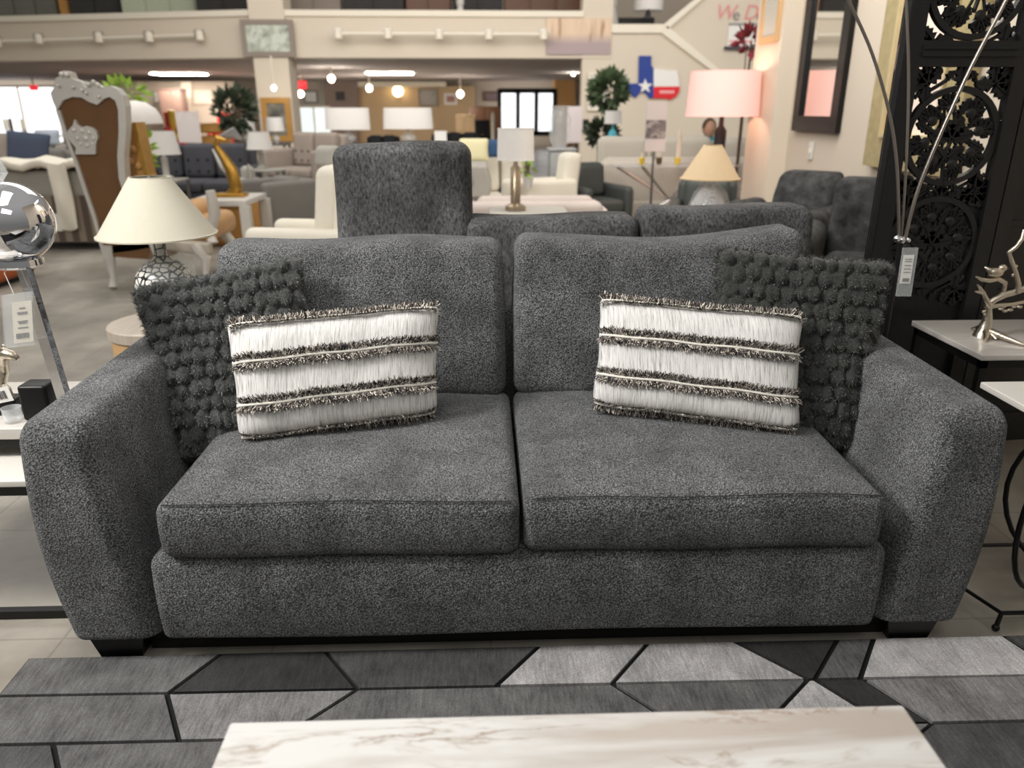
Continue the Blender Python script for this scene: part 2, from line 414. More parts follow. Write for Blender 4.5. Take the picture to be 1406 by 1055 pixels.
# beam over the two openings: left run turns slightly away from the camera
b = MB(); xl = -20.5
b.add([(xl, 21.7, ZC), (xA0, YW, ZC), (xA0, YW+.5, ZC), (xl, 22.2, ZC), (xl, 21.7, zb), (xA0, YW, zb), (xA0, YW+.5, zb), (xl, 22.2, zb)],
      [(0, 1, 5, 4), (2, 3, 7, 6), (4, 5, 6, 7), (0, 3, 2, 1), (0, 4, 7, 3), (1, 2, 6, 5)])
b.box(xA0, xB0, YW, YW+.5, ZC, zb)
struct('wall_beam', b, m_wall)
struct('trim_1', MB().box(xA1, xB0, YW-.06, YW, zb-.10, zb+.02).add(
    [(xl, 21.64, zb-.1), (xA0, YW-.06, zb-.1), (xA0, YW-.06, zb+.02), (xl, 21.64, zb+.02), (xl, 21.7, zb-.1), (xA0, YW, zb-.1), (xA0, YW, zb+.02), (xl, 21.7, zb+.02)],
    [(0, 1, 2, 3), (3, 2, 6, 7), (0, 4, 5, 1), (0, 3, 7, 4), (1, 5, 6, 2)]), m_wall2)
struct('wall_column', MB().box(xA0, xA1, YW-.12, YW+.6, 0, 5.2), m_wall)
struct('wall_post', MB().box(xB0-.02, at(840, 60, YW).x, YW-.02, YW+.5, ZC, 5.2), m_wall)
zt = at(880, 40, YW).z
struct('wall_back', MB().box(xB0, 9.5, YW, YW+.3, 0, zt), m_wall)
b = MB(); b.trace([(914, 40), (965, -8), (1300, -60), (1300, 42)], YW, .3)
struct('wall_stair', b, m_wall)
b = MB(); b.trace([(840, 33), (914, 33), (914, 45), (840, 45)], YW-.08, .08)
b.trace([(912, 33), (960, -6), (968, -4), (917, 40)], YW-.1, .1)
b.trace([(910, 36), (917, 36), (992, 99), (983, 101), (910, 46)], YW-.1, .1)
struct('trim_2', b, m_wall2)
struct('ceiling', MB().slab([(-25, 23.4), (xl, 22.2), (xA0, YW+.5), (9, YW+.5), (9, 33), (-25, 33)], ZC, ZC+.2), m_ceil)
struct('wall_far', MB().box(-25, 9, 32.5, 32.8, 0, ZC), m_wall_grey)
b = MB(); b.trace([(447, 108), (492, 108), (492, 200), (447, 200)], 31.6, .9); struct('wall_feature', b, m_mauve)
b = MB(); b.trace([(491, 118), (652, 118), (652, 200), (491, 200)], 31.9, .6); struct('wall_tan', b, m_tan)
b = MB(); b.trace([(491, 112), (612, 112), (612, 119), (491, 119)], 31.3, .5); struct('trim_3', b, m_wall2)
b = MB(); b.trace([(762, 96), (790, 96), (790, 200), (762, 200)], 31.0, .9); struct('wall_orange_lit', b, M('orange lit wall', (226, 176, 116), .85, 0, .04))  # orange light falling on this panel is put into its paint colour
b = MB(); b.trace([(150, 110), (235, 112), (235, 118), (150, 117)], 30.5, .4); struct('trim_4', b, m_tan)
b = MB(); b.trace([(248, 112), (262, 112), (262, 215), (248, 215)], 27, .5); struct('trim_5', b, m_wall2)
b = MB(); b.trace([(150, 112), (318, 112), (318, 225), (150, 225)], 27.2, .2); struct('wall_partition', b, m_wall_grey)
# side wall on the right with its pier
XR = 3.1
struct('wall_right', MB().box(XR, XR+.2, 1.0, 8.9, 0, 5), m_wall_grey)
struct('wall_pier', MB().box(2.92, XR+.2, 8.03, 8.8, 0, 5), m_wall)
struct('baseboard_right', MB().box(XR-.02, XR, 1.0, 8.03, 0, .1), m_wall2)
struct('wall_left', MB().box(-25.2, -25, -4, 34, 0, 5), m_wall)
# mezzanine floor behind the beam and its back wall
struct('wall_upper', MB().box(-25, 9, 24.8, 25.0, zb-.4, 7), m_wall_grey)
b = MB(); b.slab([(-25, 23.4), (xl, 22.2), (xA0, YW+.5), (9, YW+.5), (9, 25.0), (-25, 25.0)], ZC+.2, zb-.35); struct('floor_mezzanine', b, m_wall_grey)

# daylight windows and the glazed doors
def window(name, x0, y0, x1, y1, Y, cols, frame_mat, pane_mat, bar=.05):
    a = at(x0, y1, Y); c = at(x1, y0, Y); z0, z1 = a.z, c.z
    f = MB(); wdt = c.x-a.x
    for i in range(cols+1): x = a.x+wdt*i/cols; f.box(x-bar/2, x+bar/2, Y-.03, Y+.05, z0, z1)
    f.box(a.x, c.x, Y-.03, Y+.05, z1-bar, z1+.02); f.box(a.x, c.x, Y-.03, Y+.05, z0-.02, z0+bar)
    o = struct(name, f, frame_mat)
    part('pane', MB().box(a.x, c.x, Y+.06, Y+.08, z0, z1), pane_mat, o, smooth=0)
window('window_1', -60, 118, 74, 197, 31.5, 3, m_wall2, m_day)
window('window_2', 412, 146, 452, 186, 31.5, 2, m_wall2, m_day2)
window('door_1', 686, 122, 762, 186, 31.0, 3, m_black, m_day, .16)

# ceiling lamps of the lower hall
def recessed(px0, px1, py, label):
    p0 = at(px0, py, 20); Y = 20*(ZC-EYE)/max(1e-3, (p0.z-EYE)); x0 = at(px0, py, Y).x; x1 = at(px1, py, Y).x
    o = thing('ceiling_light', label, 'light', ((x0+x1)/2, Y, ZC), group='recessed lamps in the low ceiling')
    w = (x1-x0)/2
    part('frame', MB().box(-w-.05, w+.05, -.5, .5, -.02, -.001), m_wall2, o, smooth=0)
    part('diffuser', MB().rbox(-w, w, -.42, .42, -.05, -.021, .012), m_lampon, o)
recessed(213, 258, 100, 'longer of the two lit ceiling panels left of the beige column')
recessed(261, 279, 100, 'shorter lit ceiling panel left of the beige column')
recessed(505, 531, 99, 'left lit ceiling panel right of the beige column')
recessed(534, 566, 99, 'right lit ceiling panel right of the beige column')
recessed(336, 356, 116, 'small lit ceiling panel deep beside the column')
def spot(px, py, Y, r, label):
    p = at(px, py, Y); o = thing('ceiling_spotlight', label, 'light', (p.x, p.y, p.z), group='round spotlights under the low ceiling')
    part('stem', MB().lathe([(.02, r), (.02, max(r+.02, ZC-p.z-.001))], 8), m_wall2, o)
    part('bulb', MB().sphere((0, 0, 0), r), m_bulb, o)
    l = bpy.data.lights.new('bulb_light', 'POINT'); l.energy = r*450 if p.y > 18 else 1.0; l.color = (1, .94, .84); l.shadow_soft_size = r*.6
    lo = bpy.data.objects.new('bulb_light', l); COL.objects.link(lo); lo.location = p-Vector((0, 0, r*1.9))
for a in ((455, 108, 22, .09, 'big glowing globe spotlight nearest the column'), (413, 129, 28, .10, 'glowing spotlight under the exit sign beside the column'),
          (507, 121, 27, .10, 'glowing spotlight over the left wide lampshade'), (632, 129, 28, .11, 'glowing spotlight before the tan wall at right'),
          (787, 101, 25, .06, 'small glowing spotlight by the orange lit wall'), (376, 121, 17.4, .05, 'pale round lamp fixed over the gold framed mirror')):
    spot(*a)
def exit_sign(x0, y0, x1, y1, Y, label):
    a = at(x0, y1, Y); c = at(x1, y0, Y); o = thing('exit_sign', label, 'sign', ((a.x+c.x)/2, Y, a.z)); w = (c.x-a.x)/2; h = c.z-a.z
    part('housing', MB().box(-w, w, 0, .08, 0, h), m_exit, o, smooth=0)
    part('rod', MB().box(-.02, .02, .02, .06, h, max(h+.02, ZC-a.z)), m_wall2, o, smooth=0)
    text('lettering', 'EXIT', h*.8, m_flagw, o, (0, -.003, h/2), sx=.8)
exit_sign(41, 117, 50, 124, 28, 'lit red exit sign before the bright window at far left')
exit_sign(408, 111, 420, 122, 27, 'lit red exit sign just right of the beige column')

# track lights along the beam
def track(pts, labels, lab):
    P_ = [at(px, py, Y) for px, py, Y in pts]
    o = thing('track_rail', lab, 'track', P_[0]); part('rail', MB().tube([p-P_[0]-Vector((0, .30, 0)) for p in (P_[0], P_[-1])], .035, 8), m_wall2, o)
    mb = MB()
    for p in P_: q = p-P_[0]; mb.tube([q-Vector((0, .3, 0)), q+Vector((0, 0, 0))], .02, 6)
    part('bracket', mb, m_wall2, o)
    for p, lb in zip(P_, labels):
        t = thing('track_spotlight', lb, 'spotlight', p-Vector((0, .32, 0)), group='track spotlights along the beam')
        part('head', MB().lathe([(.05, -.12), (.085, -.10), (.085, .06), (.05, .10)], 12), m_wall2, t)
        part('yoke', MB().tube([(-.1, 0, -.02), (-.1, 0, .1), (.1, 0, .1), (.1, 0, -.02)], .014, 6), m_steel, t)
def yl(px): return 21.7-(21.7-18.0)*max(0, min(1, (at(px, 55, 20).x-(-20.5))/(xA0-(-20.5))))
lp = [(8, 59), (64, 55), (145, 53), (213, 52), (281, 50)]
track([(x, y, yl(x)-.02) for x, y in lp], ['white track spotlight at the far left end of the left rail', 'second white track spotlight from the left end of the left rail',
      'middle white track spotlight on the left rail', 'fourth white track spotlight on the left rail', 'white track spotlight at the right end of the left rail'], 'white track rail on the beam left of the column')
rp = [(468, 48), (535, 48), (604, 49), (671, 49), (745, 49)]
track([(x, y, YW-.02) for x, y in rp], ['white track spotlight at the left end of the right rail', 'second white track spotlight from the left on the right rail',
      'middle white track spotlight on the right rail', 'fourth white track spotlight on the right rail', 'white track spotlight beside the canvas of sailing boats'], 'white track rail on the beam right of the column')

# framed things on the beam and walls
def framed(name, label, cat, x0, y0, x1, y1, Y, fw, fm, pm, extra=None, th=.05):
    a = at(x0, y1, Y); c = at(x1, y0, Y); o = thing(name, label, cat, ((a.x+c.x)/2, Y, a.z)); w = (c.x-a.x)/2; h = c.z-a.z
    f = MB()
    if fw:
        f.box(-w, -w+fw, -th, 0, 0, h).box(w-fw, w, -th, 0, 0, h).box(-w+fw, w-fw, -th, 0, 0, fw).box(-w+fw, w-fw, -th, 0, h-fw, h)
        part('frame', f, fm, o, smooth=0)
    q = part('picture', MB().box(-w+fw, w-fw, -th*.5, -.002, fw, h-fw), pm, o, smooth=0)
    if extra: extra(o, w, h, q)
    return o
def pic_room(name, cols, scale):
    m, t, n, p = node_mat(name); v = coords(t); f = noise(t, v, scale, 3, .6)
    L(t, ramp(t, f, [(.3+.4*i/(len(cols)-1), lin(c)) for i, c in enumerate(cols)], 'EASE'), p.inputs['Base Color']); p.inputs['Roughness'].default_value = .4; return m
def pic_canvas():
    """pale golden canvas with a mauve band of water and upright ochre strokes"""
    m, t, n, p = node_mat('canvas painting'); v = coords(t, (3.2, 1, .55)); f = noise(t, v, 2.0, 3, .6); w = coords(t)
    s = t.nodes.new('ShaderNodeSeparateXYZ'); L(t, w, s.inputs[0])
    band = ramp(t, s.outputs['Z'], [(.22, 1.0), (.42, 0.0)])
    c = ramp(t, f, [(.4, lin((224, 196, 166))), (.58, lin((214, 186, 158))), (.7, lin((166, 124, 90)))])
    L(t, mixc(t, c, lin((170, 150, 150)), band), p.inputs['Base Color']); return m
framed('wall_picture', 'grey framed mirror like picture fixed on the beige column over the beam', 'picture', 335, 27, 402, 78, YW-.13, .1, m_taupe,
       pic_room('pale interior picture', [(92, 94, 84), (170, 174, 160), (206, 210, 196), (80, 66, 50)], 3.2))
framed('canvas_painting', 'wide unframed canvas with golden strokes over mauve water', 'painting', 750, 25, 840, 75, YW-.02, 0, m_tan, pic_canvas())
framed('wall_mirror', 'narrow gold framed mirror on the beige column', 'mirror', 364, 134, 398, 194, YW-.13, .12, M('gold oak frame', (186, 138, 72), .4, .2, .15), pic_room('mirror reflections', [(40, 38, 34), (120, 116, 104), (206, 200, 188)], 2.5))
framed('wall_poster', 'white poster on the back wall behind the tall potted plant', 'poster', 806, 100, 836, 152, YW-.02, .05, m_wall2, pic_room('pale poster', [(206, 200, 190), (226, 222, 212), (190, 190, 180)], 1.0))
# Texas shaped flag sign
o = thing('wall_sign', 'blue white and red state shaped flag sign with white star', 'sign', (0, 0, 0))
tx = lambda L_: [(860+x*90/1055, 60+y*90/1055) for x, y in L_]
part('blue_field', MB().trace(tx([(205, 195), (405, 195), (400, 345), (440, 395), (440, 870), (375, 880), (300, 790), (240, 760), (150, 870), (95, 845), (50, 760), (-5, 680), (-30, 645), (195, 640)]), YW-.06, .05), m_blue, o, smooth=0)
part('white_field', MB().trace(tx([(440, 405), (560, 415), (680, 430), (815, 435), (845, 560), (855, 690), (440, 690)]), YW-.06, .05), m_flagw, o, smooth=0)
part('red_field', MB().trace(tx([(440, 690), (862, 690), (850, 780), (800, 850), (705, 905), (650, 880), (440, 880)]), YW-.06, .05), m_red, o, smooth=0)
st = [(305+(125 if i % 2 == 0 else 50)*math.sin(i*PI/5), 685-(125 if i % 2 == 0 else 50)*math.cos(i*PI/5)) for i in range(10)]
part('star', MB().trace(tx(st), YW-.075, .014), m_flagw, o, smooth=0)
b = MB()
for i in range(6): b.trace(tx([(540+40*i, 755), (568+40*i, 750), (568+40*i, 800), (540+40*i, 805)]), YW-.075, .014)
part('lettering', b, M('pale red lettering', (246, 190, 190), .6, 0, 0), o, smooth=0)
# red script on the stair wall and the white notice below it
p = at(1015, 18, YW-.01); o = thing('wall_lettering', 'red script lettering with grey small letters on the stair wall', 'lettering', p)
m_rs = M('faded red script', (226, 150, 146), .7, 0, .05); m_gs = M('grey letters', (136, 128, 128), .7, 0, .05)
text('red_capital', 'W', .42, m_rs, o, (-.32, -.01, 0), shear=.25); text('small_letter', 'e', .34, m_gs, o, (-.06, -.01, -.04))
text('red_capital', 'D', .42, m_rs, o, (.24, -.01, 0), shear=.25); text('small_letter', 'e', .34, m_gs, o, (.46, -.01, -.04))
o = framed('wall_notice', 'white notice board with faint dark and pink lines on stair wall', 'notice', 998, 31, 1046, 64, YW-.02, 0, m_wall2, m_flagw)
b = MB(); w2 = .4
for i in range(12): b.box(-.36+i*.06, -.32+i*.06, -.035, -.026, .42, .47)
for i in range(4): b.box(-.2+i*.06, -.16+i*.06, -.035, -.026, .22, .27)
part('dark_lettering', b, m_ink, o, smooth=0)
b = MB()
for i in range(8): b.box(-.32+i*.06, -.28+i*.06, -.035, -.026, .08, .13)
part('pink_lettering', b, m_rs, o, smooth=0)
part('ledge', MB().box(-.42, .42, -.09, -.0, -.06, 0), m_dgrey, o, smooth=0)

# ================================================================== MEZZANINE GOODS (above the beam)
def block(name, label, cat, x0, x1, Y, mat, depth=.6, top=-30, door=None):
    a = at(x0, 10, Y); c = at(x1, 10, Y); z0 = zb-.35; z1 = at(x0, top, Y).z; o = thing(name, label, cat, ((a.x+c.x)/2, Y, z0)); w = (c.x-a.x)/2
    part('carcass', MB().rbox(-w, w, 0, depth, 0, z1-z0, .02), mat, o)
    nd = max(1, round(w*2/.6)); dw = 2*w/nd
    for i in range(nd):
        d = part('panel', MB().rbox(-w+i*dw+.02, -w+(i+1)*dw-.02, -.03, 0, .08, z1-z0-.05, .01), door or mat, o)
    return o
block('display_board', 'grey olive tall panel on the upper floor at far left', 'panel', -40, 79, 21.6, m_olive, .2)
block('bookcase', 'golden wood post cabinet on the upper floor beside dark shelves', 'cabinet', 81, 95, 21.4, m_goldwood)
block('shelf_unit', 'dark shelf unit full of goods on upper floor left', 'shelf', 96, 165, 21.2, m_darkshop)
block('partition_panel', 'pale green partition panel on the upper floor', 'panel', 167, 268, 20.8, m_palegreen, .2)
block('sideboard', 'dark sideboard on upper floor next to the column', 'cabinet', 270, 344, 20.2, m_darkshop)
block('display_board', 'grey beige board on upper floor right of the column', 'panel', 392, 468, 19.6, m_taupe, .2)
block('wardrobe', 'charcoal wardrobe on upper floor over the right rail', 'cabinet', 470, 555, 19.6, m_darkshop)
block('cupboard', 'brown cupboard on upper floor between two dark units', 'cabinet', 557, 619, 19.6, m_brown)
block('armoire', 'dark armoire on upper floor with white items', 'cabinet', 621, 690, 19.6, m_darkshop)
block('dresser', 'long brown wooden dresser on upper floor at right', 'cabinet', 692, 800, 19.6, m_brown)
block('storage_chest', 'dark grey chest on the landing beside the stair parapet', 'cabinet', 842, 900, 19.4, m_darkshop, .6, 24)
for (px, lab) in ((632, 'small white vase glowing on upper floor before dark armoire'), (842, 'small white globe at the landing corner left')):
    p = at(px, 10, 18.9); z0 = zb-.35
    solo('white_vase', MB().lathe([(.08, 0), (.13, .25), (.06, .55), (.09, .6), (.09, .75), (.03, .8)], 14, (p.x, 18.9, z0)), m_white, lab, 'vase')
def lampset(name, label, px, y0, y1, wt, wb, Y, shade, base_mat, ybase, kind='column', group=None, oval=1.0, finial=False, bw=.35):
    """table lamp: shade top/bottom rows y0,y1, widths in photo pixels, foot at row ybase"""
    c = at(px, (y0+y1)/2, Y); zt_, zb_, zf = at(px, y0, Y).z, at(px, y1, Y).z, at(px, ybase, Y).z
    s_ = (at(px+50, (y0+y1)/2, Y).x-at(px-50, (y0+y1)/2, Y).x)/100
    rt, rb = wt*s_/2, wb*s_/2; o = thing(name, label, 'lamp', (c.x, Y, zf), group=group)
    m = MB().lathe([(rt, zt_-zf), (rb, zb_-zf)], 32, caps=False); m.lathe([(rt-.006, zt_-zf), (rb-.006, zb_-zf)], 32, caps=False)
    m.lathe([(rb+.003, zb_-zf), (rb+.003, zb_-zf+.008), (rb-.008, zb_-zf+.008), (rb-.008, zb_-zf)], 32, caps=False)
    m.lathe([(rt+.002, zt_-zf-.006), (rt+.002, zt_-zf), (rt-.008, zt_-zf)], 32, caps=False)
    if oval != 1: m.mapv(lambda x, y, z: (x, y*oval, z))
    part('lamp_shade', m, shade, o, smooth=50)
    h = zb_-zf; R = rb*bw
    if kind == 'column': pr = [(R*1.15, 0), (R*1.15, .03), (R*.55, .05), (R*.55, h*.85), (R*.25, h*.9), (R*.2, h+.1*(zt_-zb_))]
    elif kind == 'gourd': pr = [(R*.7, 0), (R*.75, .02)]+[(R*(.62+.5*math.sin(i/10*PI*.92)), h*(.03+.62*i/10)) for i in range(11)]+[(R*.26, h*.78), (R*.2, h*.86), (R*.26, h*.9), (R*.18, h)]
    elif kind == 'cone': pr = [(R*1.0, 0), (R*1.02, h*.12), (R*.9, h*.35), (R*.62, h*.6), (R*.3, h*.84), (R*.16, h*.95), (R*.14, h)]
    part('base', MB().lathe(pr, 28), base_mat, o, smooth=50)
    part('socket', MB().lathe([(.012, h-.02), (.012, zt_-zf-.02)], 8), m_steel, o)
    if finial: part('finial', MB().lathe([(.004, zt_-zf-.03), (.01, zt_-zf+.005), (.006, zt_-zf+.02)], 8), m_steel, o)
    return o
lampset('table_lamp', 'white drum lamp on the landing above the stair trim', 891, -25, 15, 40, 40, 19.0, m_white_shade, m_dgrey, 26, group=None)

# ================================================================== FAR FURNITURE
def seat(name, label, cat, X, Y, w, d, h, rz, mat, nc=1, sh=.42, aw=.14, ah=.6, leg=.1, cmat=None, legmat=None, roll=0, group=None, bt=.2, tuft=False, backc=True):
    """sofa or armchair; its front faces local -Y"""
    o = thing(name, label, cat, (X, Y, 0), rz, group); cm = cmat or mat; lm = legmat or m_foot; W2 = w/2; D2 = d/2
    part('base', MB().rbox(-W2+.01, W2-.01, -D2+.03, D2, leg, sh-.13, .03), mat, o, smooth=60)
    part('back', MB().rbox(-W2+aw*.5, W2-aw*.5, D2-bt, D2, leg+.02, h, min(.07, bt*.45), 3, 2, lambda x, y, z: (x, y+(z-sh)*.12, z)), mat, o, smooth=60)
    for sx in (-1, 1):
        x0, x1 = sorted((sx*W2, sx*(W2-aw)))
        m = MB().rbox(x0, x1, -D2, D2-.02, leg, ah, min(.06, aw*.45), 3, 2)
        if roll: m.lathe([(.001, -D2), (roll, -D2), (roll, D2-.05), (.001, D2-.05)], 16).v
        part('arm', m if not roll else MB().rbox(x0, x1, -D2, D2-.02, leg, ah, min(.06, aw*.45), 3, 2).tube([(sx*(W2-aw*.45), -D2-.01, ah-.03), (sx*(W2-aw*.45), D2-.05, ah-.03)], aw*.66, 14), mat, o, smooth=60)
    iw = w-2*aw; cw = iw/nc
    for i in range(nc):
        x0 = -iw/2+i*cw; part('seat_cushion', MB().rbox(x0+.006, x0+cw-.006, -D2-.01, D2-bt+.02, sh-.13, sh+.02, .05, 3, 3), cm, o, smooth=80)
    if backc:
        for i in range(nc):
            x0 = -iw/2+i*cw
            bcu = part('back_cushion', MB().rbox(x0+.01, x0+cw-.01, D2-bt-.17, D2-bt+.02, sh+.02, h+.03, .07, 3, 3, lambda x, y, z: (x, y+(z-sh)*.12, z)), cm, o, smooth=80)
            if tuft:
                tb = MB()
                for a in range(3):
                    for c in range(2): tb.sphere((x0+cw*(.2+.3*a), D2-bt-.175+((sh+.12+c*.16)-sh)*.12, sh+.12+c*.16), .018, 8, 5)
                part('tuft_button', tb, m_black, bcu)
    for sx in (-1, 1):
        for sy in (-1, 1): part('leg', MB().lathe([(.02, 0), (.028, leg+.01)], 10, (sx*(W2-.06), sy*(D2-.07), 0)), lm, o)
    return o
def seatpx(name, label, cat, x0, x1, ytop, Y, d, rz, mat, **k):
    ym = ytop+30; a = at(x0, ym, Y).x; c = at(x1, ym, Y).x; h = at((x0+x1)/2, ytop, Y).z
    return seat(name, label, cat, (a+c)/2, Y, c-a, d, max(.6, h-.03), rz, mat, **k)
def table(name, label, x0, x1, ytop, Y, d, tm, lm, shelf=False, rnd_=False, cat='table', th=.03, lw=.02):
    a = at(x0, ytop, Y).x; c = at(x1, ytop, Y).x; h = at((x0+x1)/2, ytop, Y).z; w = (c-a)/2
    o = thing(name, label, cat, ((a+c)/2, Y, 0))
    if rnd_: part('tabletop', MB().lathe([(w-.006, h-th), (w, h-th+.006), (w, h-.006), (w-.006, h)], 32), tm, o)
    else: part('tabletop', MB().rbox(-w, w, -d/2, d/2, h-th, h, .006), tm, o)
    q = .7 if rnd_ else .94
    for sx in (-1, 1):
        for sy in (-1, 1): part('leg', MB().box(sx*w*q-lw, sx*w*q+lw, sy*d/2*q-lw, sy*d/2*q+lw, 0, h-th), lm, o, smooth=0)
    if shelf: part('shelf', MB().rbox(-w*.9, w*.9, -d*.44, d*.44, .18, .2, .006), tm, o)
    return o
def cushion_at(name, label, px, py, Y, w, h, mat, tilt=.3, rz=0, rot=0, group=None):
    """small throw pillow standing at photo point (px,py) = its bottom centre"""
    p = at(px, py, Y)
    def fn(x, y, z):
        u, v = x/(w/2), (z-h/2)/(h/2); k = (max(0, 1-u**4)*max(0, 1-v**4))**.5
        x2, y2, z2 = x*(1-.06*(1-abs(v))), y*(.12+.88*k), z
        c, s = math.cos(rot), math.sin(rot); x3, z3 = x2*c-(z2)*s, x2*s+z2*c
        return (x3, y2+z3*tilt, z3*math.cos(tilt*.8))
    o = MB().rbox(-w/2, w/2, -.07, .07, 0, h, .03, 2, 7, fn)
    q = solo(name, o, mat, label, 'pillow', group, 180); q.location = p; q.rotation_euler = (0, 0, rz); return q
def plant(name, label, px, ytop, ypot, Y, wpx, n, mat, pot=m_white, leaf=.12, group=None, stand=None, cat='plant', y_leaf=None):
    s_ = (at(px+50, ytop, Y).x-at(px-50, ytop, Y).x)/100; R = wpx*s_/2; zt_ = at(px, ytop, Y).z
    z0 = 0 if stand is None else stand; c = at(px, (ytop+ypot)/2, Y)
    o = thing(name, label, cat, (c.x, Y, z0), group=group); H_ = zt_-z0; zl = at(px, ypot, Y).z-z0
    if y_leaf is None: y_leaf = zl
    ph = min(.35, max(.12, H_*.25))
    part('pot', MB().lathe([(ph*.33, 0), (ph*.48, ph*.9), (ph*.5, ph), (ph*.42, ph), (ph*.4, ph*.85)], 18), pot, o)
    tr = MB()
    for i in range(5): a = rnd.uniform(0, 6.3); rr = R*.5; tr.tube([(0, 0, ph*.8), (rr*.25*math.cos(a), rr*.25*math.sin(a), ph+(H_-ph)*.5), (rr*math.cos(a), rr*math.sin(a), H_*.93)], [.018, .012, .005], 6)
    part('stem', tr, m_bark, o); b_ = MB(); cz = (H_+zl)/2; rz_ = max(.05, (H_-zl)/2)
    for i in range(n):
        a = rnd.uniform(0, 2*PI); el = rnd.uniform(-1, 1); rr = rnd.uniform(.3, 1)**.6; ce = math.sqrt(1-el*el)
        q = Vector((R*rr*ce*math.cos(a), R*rr*ce*math.sin(a), cz+rz_*rr*el)); d = Vector((math.cos(a)*ce+rnd.uniform(-.5, .5), math.sin(a)*ce+rnd.uniform(-.5, .5), el+rnd.uniform(-.2, .6))).normalized()
        sd = d.cross(Vector((rnd.uniform(-1, 1), rnd.uniform(-1, 1), rnd.uniform(-.3, 1)))).normalized()*leaf*.24
        b_.add([q, q+d*leaf*.45+sd, q+d*leaf, q+d*leaf*.45-sd], [(0, 1, 2, 3)])
    part('foliage', b_, mat, o, smooth=0); return o

# --- left background
o = seatpx('sofa', 'long grey sofa seen from behind at left with chevron wood back', 'sofa', -100, 172, 226, 8.7, 1.0, PI, m_lgrey, nc=3, ah=.66, leg=.07, cmat=m_lgrey)
part('back_panel', MB().box(-1.0, 1.0, .515, .545, .09, .56), m_chevron, o, 'grey brown chevron wood panel', smooth=0)
pt = at(78, 307, 8.16)
part('price_tag', MB().box(-.05, .05, .546, .55, .2, .38), m_paper, o, smooth=0).location = (o.location.x-pt.x, 0, 0)
tp = MB()
def ruffle(x, y, z): return (x, y+.03*math.sin(x*23)*math.cos(z*9), z+.025*math.sin(x*17+y*6))
q = at(58, 222, 8.45)
tm = MB().rbox(-.62, .62, -.42, .3, -.03, .05, .03, 3, 12, ruffle)
tm.rbox(-.02, .16, -.46, -.42, -.62, .05, .012, 2, 8, ruffle)
o = solo('throw_blanket', tm, m_creamf, 'cream ruffled throw draped over back of the grey sofa', 'blanket', None, 180); o.location = (q.x+.28, 8.5, at(60, 222, 8.5).z-.02)
seatpx('sofa', 'darker grey sofa beyond the grey sofa at far left', 'sofa', -60, 96, 205, 11.0, .95, .25, m_mgrey, nc=3)
cushion_at('throw_pillow', 'blue grey square throw pillow leaning on the far left sofa', 38, 228, 10.2, .5, .42, m_navy, .35, .25, -.12)
cushion_at('throw_pillow', 'taupe throw pillow at the left frame edge beside the blue grey one', -12, 232, 10.1, .46, .44, m_taupe, .35, .2)
cushion_at('throw_pillow', 'small pale blue patterned pillow near the throne left side', 66, 200, 11.4, .32, .22, M('pale blue print', (168, 176, 186), .9, 0, .35, 14), .35, .2)
o = thing('candelabra', 'dark branched candelabra standing before the bright far window', 'candelabra', (at(19, 190, 14).x, 14, 0))
b = MB().lathe([(.16, 0), (.16, .03), (.03, .06), (.025, 1.25)], 12)
for a in range(5): t_ = a/5*2*PI; b.tube([(0, 0, .95), (.16*math.cos(t_), .16*math.sin(t_), .9), (.22*math.cos(t_), .22*math.sin(t_), 1.08)], .012, 6)
part('stand', b, M('dark bronze', (82, 62, 60), .5, .4, .1), o)
for a in range(5): t_ = a/5*2*PI; part('candle', MB().lathe([(.02, 1.08), (.02, 1.24)], 8, (.22*math.cos(t_), .22*math.sin(t_), 0)), m_wall2, o)
table('side_table', 'white side table far left below the bright window', 58, 82, 186, 15, .5, m_white, m_steel)
block_y = 0
# --- throne
TY = 6.3
o = thing('throne_chair', 'tall brown velvet throne chair with silver carved crown frame seen from behind', 'chair', (at(150, 300, TY).x, TY, 0))
vel = [(78, 150), (86, 138), (99, 133), (112, 134), (122, 140), (133, 144), (142, 136), (150, 133), (158, 138), (162, 150), (163, 180), (161, 215), (163, 245), (170, 268), (182, 292), (196, 316), (205, 335), (214, 357), (146, 352), (138, 335), (130, 300), (117, 262), (104, 222), (92, 190), (80, 160)]
ox, oz = o.location.x, 0
def loc_trace(mb, pts, Y, th, ref):
    q = [at(x, y, Y) for x, y in pts]; return mb.prism([(p.x-ref.location.x, p.z-ref.location.z) for p in q], Y-ref.location.y, Y-ref.location.y+th)
b = loc_trace(MB(), vel, TY-.02, .09, o); part('back_upholstery', b, m_velvet, o, smooth=0)
frm = [(78, 152), (72, 138), (69, 128), (74, 120), (76, 108), (82, 104), (86, 97), (95, 99), (98, 108), (110, 112), (117, 121), (125, 112), (134, 118), (140, 120), (150, 118), (160, 122), (168, 131), (172, 146), (173, 175), (170, 215), (172, 243), (178, 262), (190, 290), (203, 315), (222, 358), (214, 358), (196, 316), (182, 292), (170, 268), (163, 245), (161, 215), (163, 180), (162, 150), (158, 138), (150, 133), (142, 136), (133, 144), (122, 140), (112, 134), (99, 133), (86, 138)]
b = loc_trace(MB(), frm, TY-.05, .1, o)
b = loc_trace(b, [(76, 150), (82, 152), (94, 190), (106, 222), (119, 262), (132, 300), (140, 335), (148, 356), (143, 356), (136, 335), (127, 300), (114, 262), (101, 222), (89, 190)], TY-.045, .1, o)
fr = part('carved_frame', b, m_leaf_silver, o, 'silver carved frame with crown top', smooth=0)
b = MB()
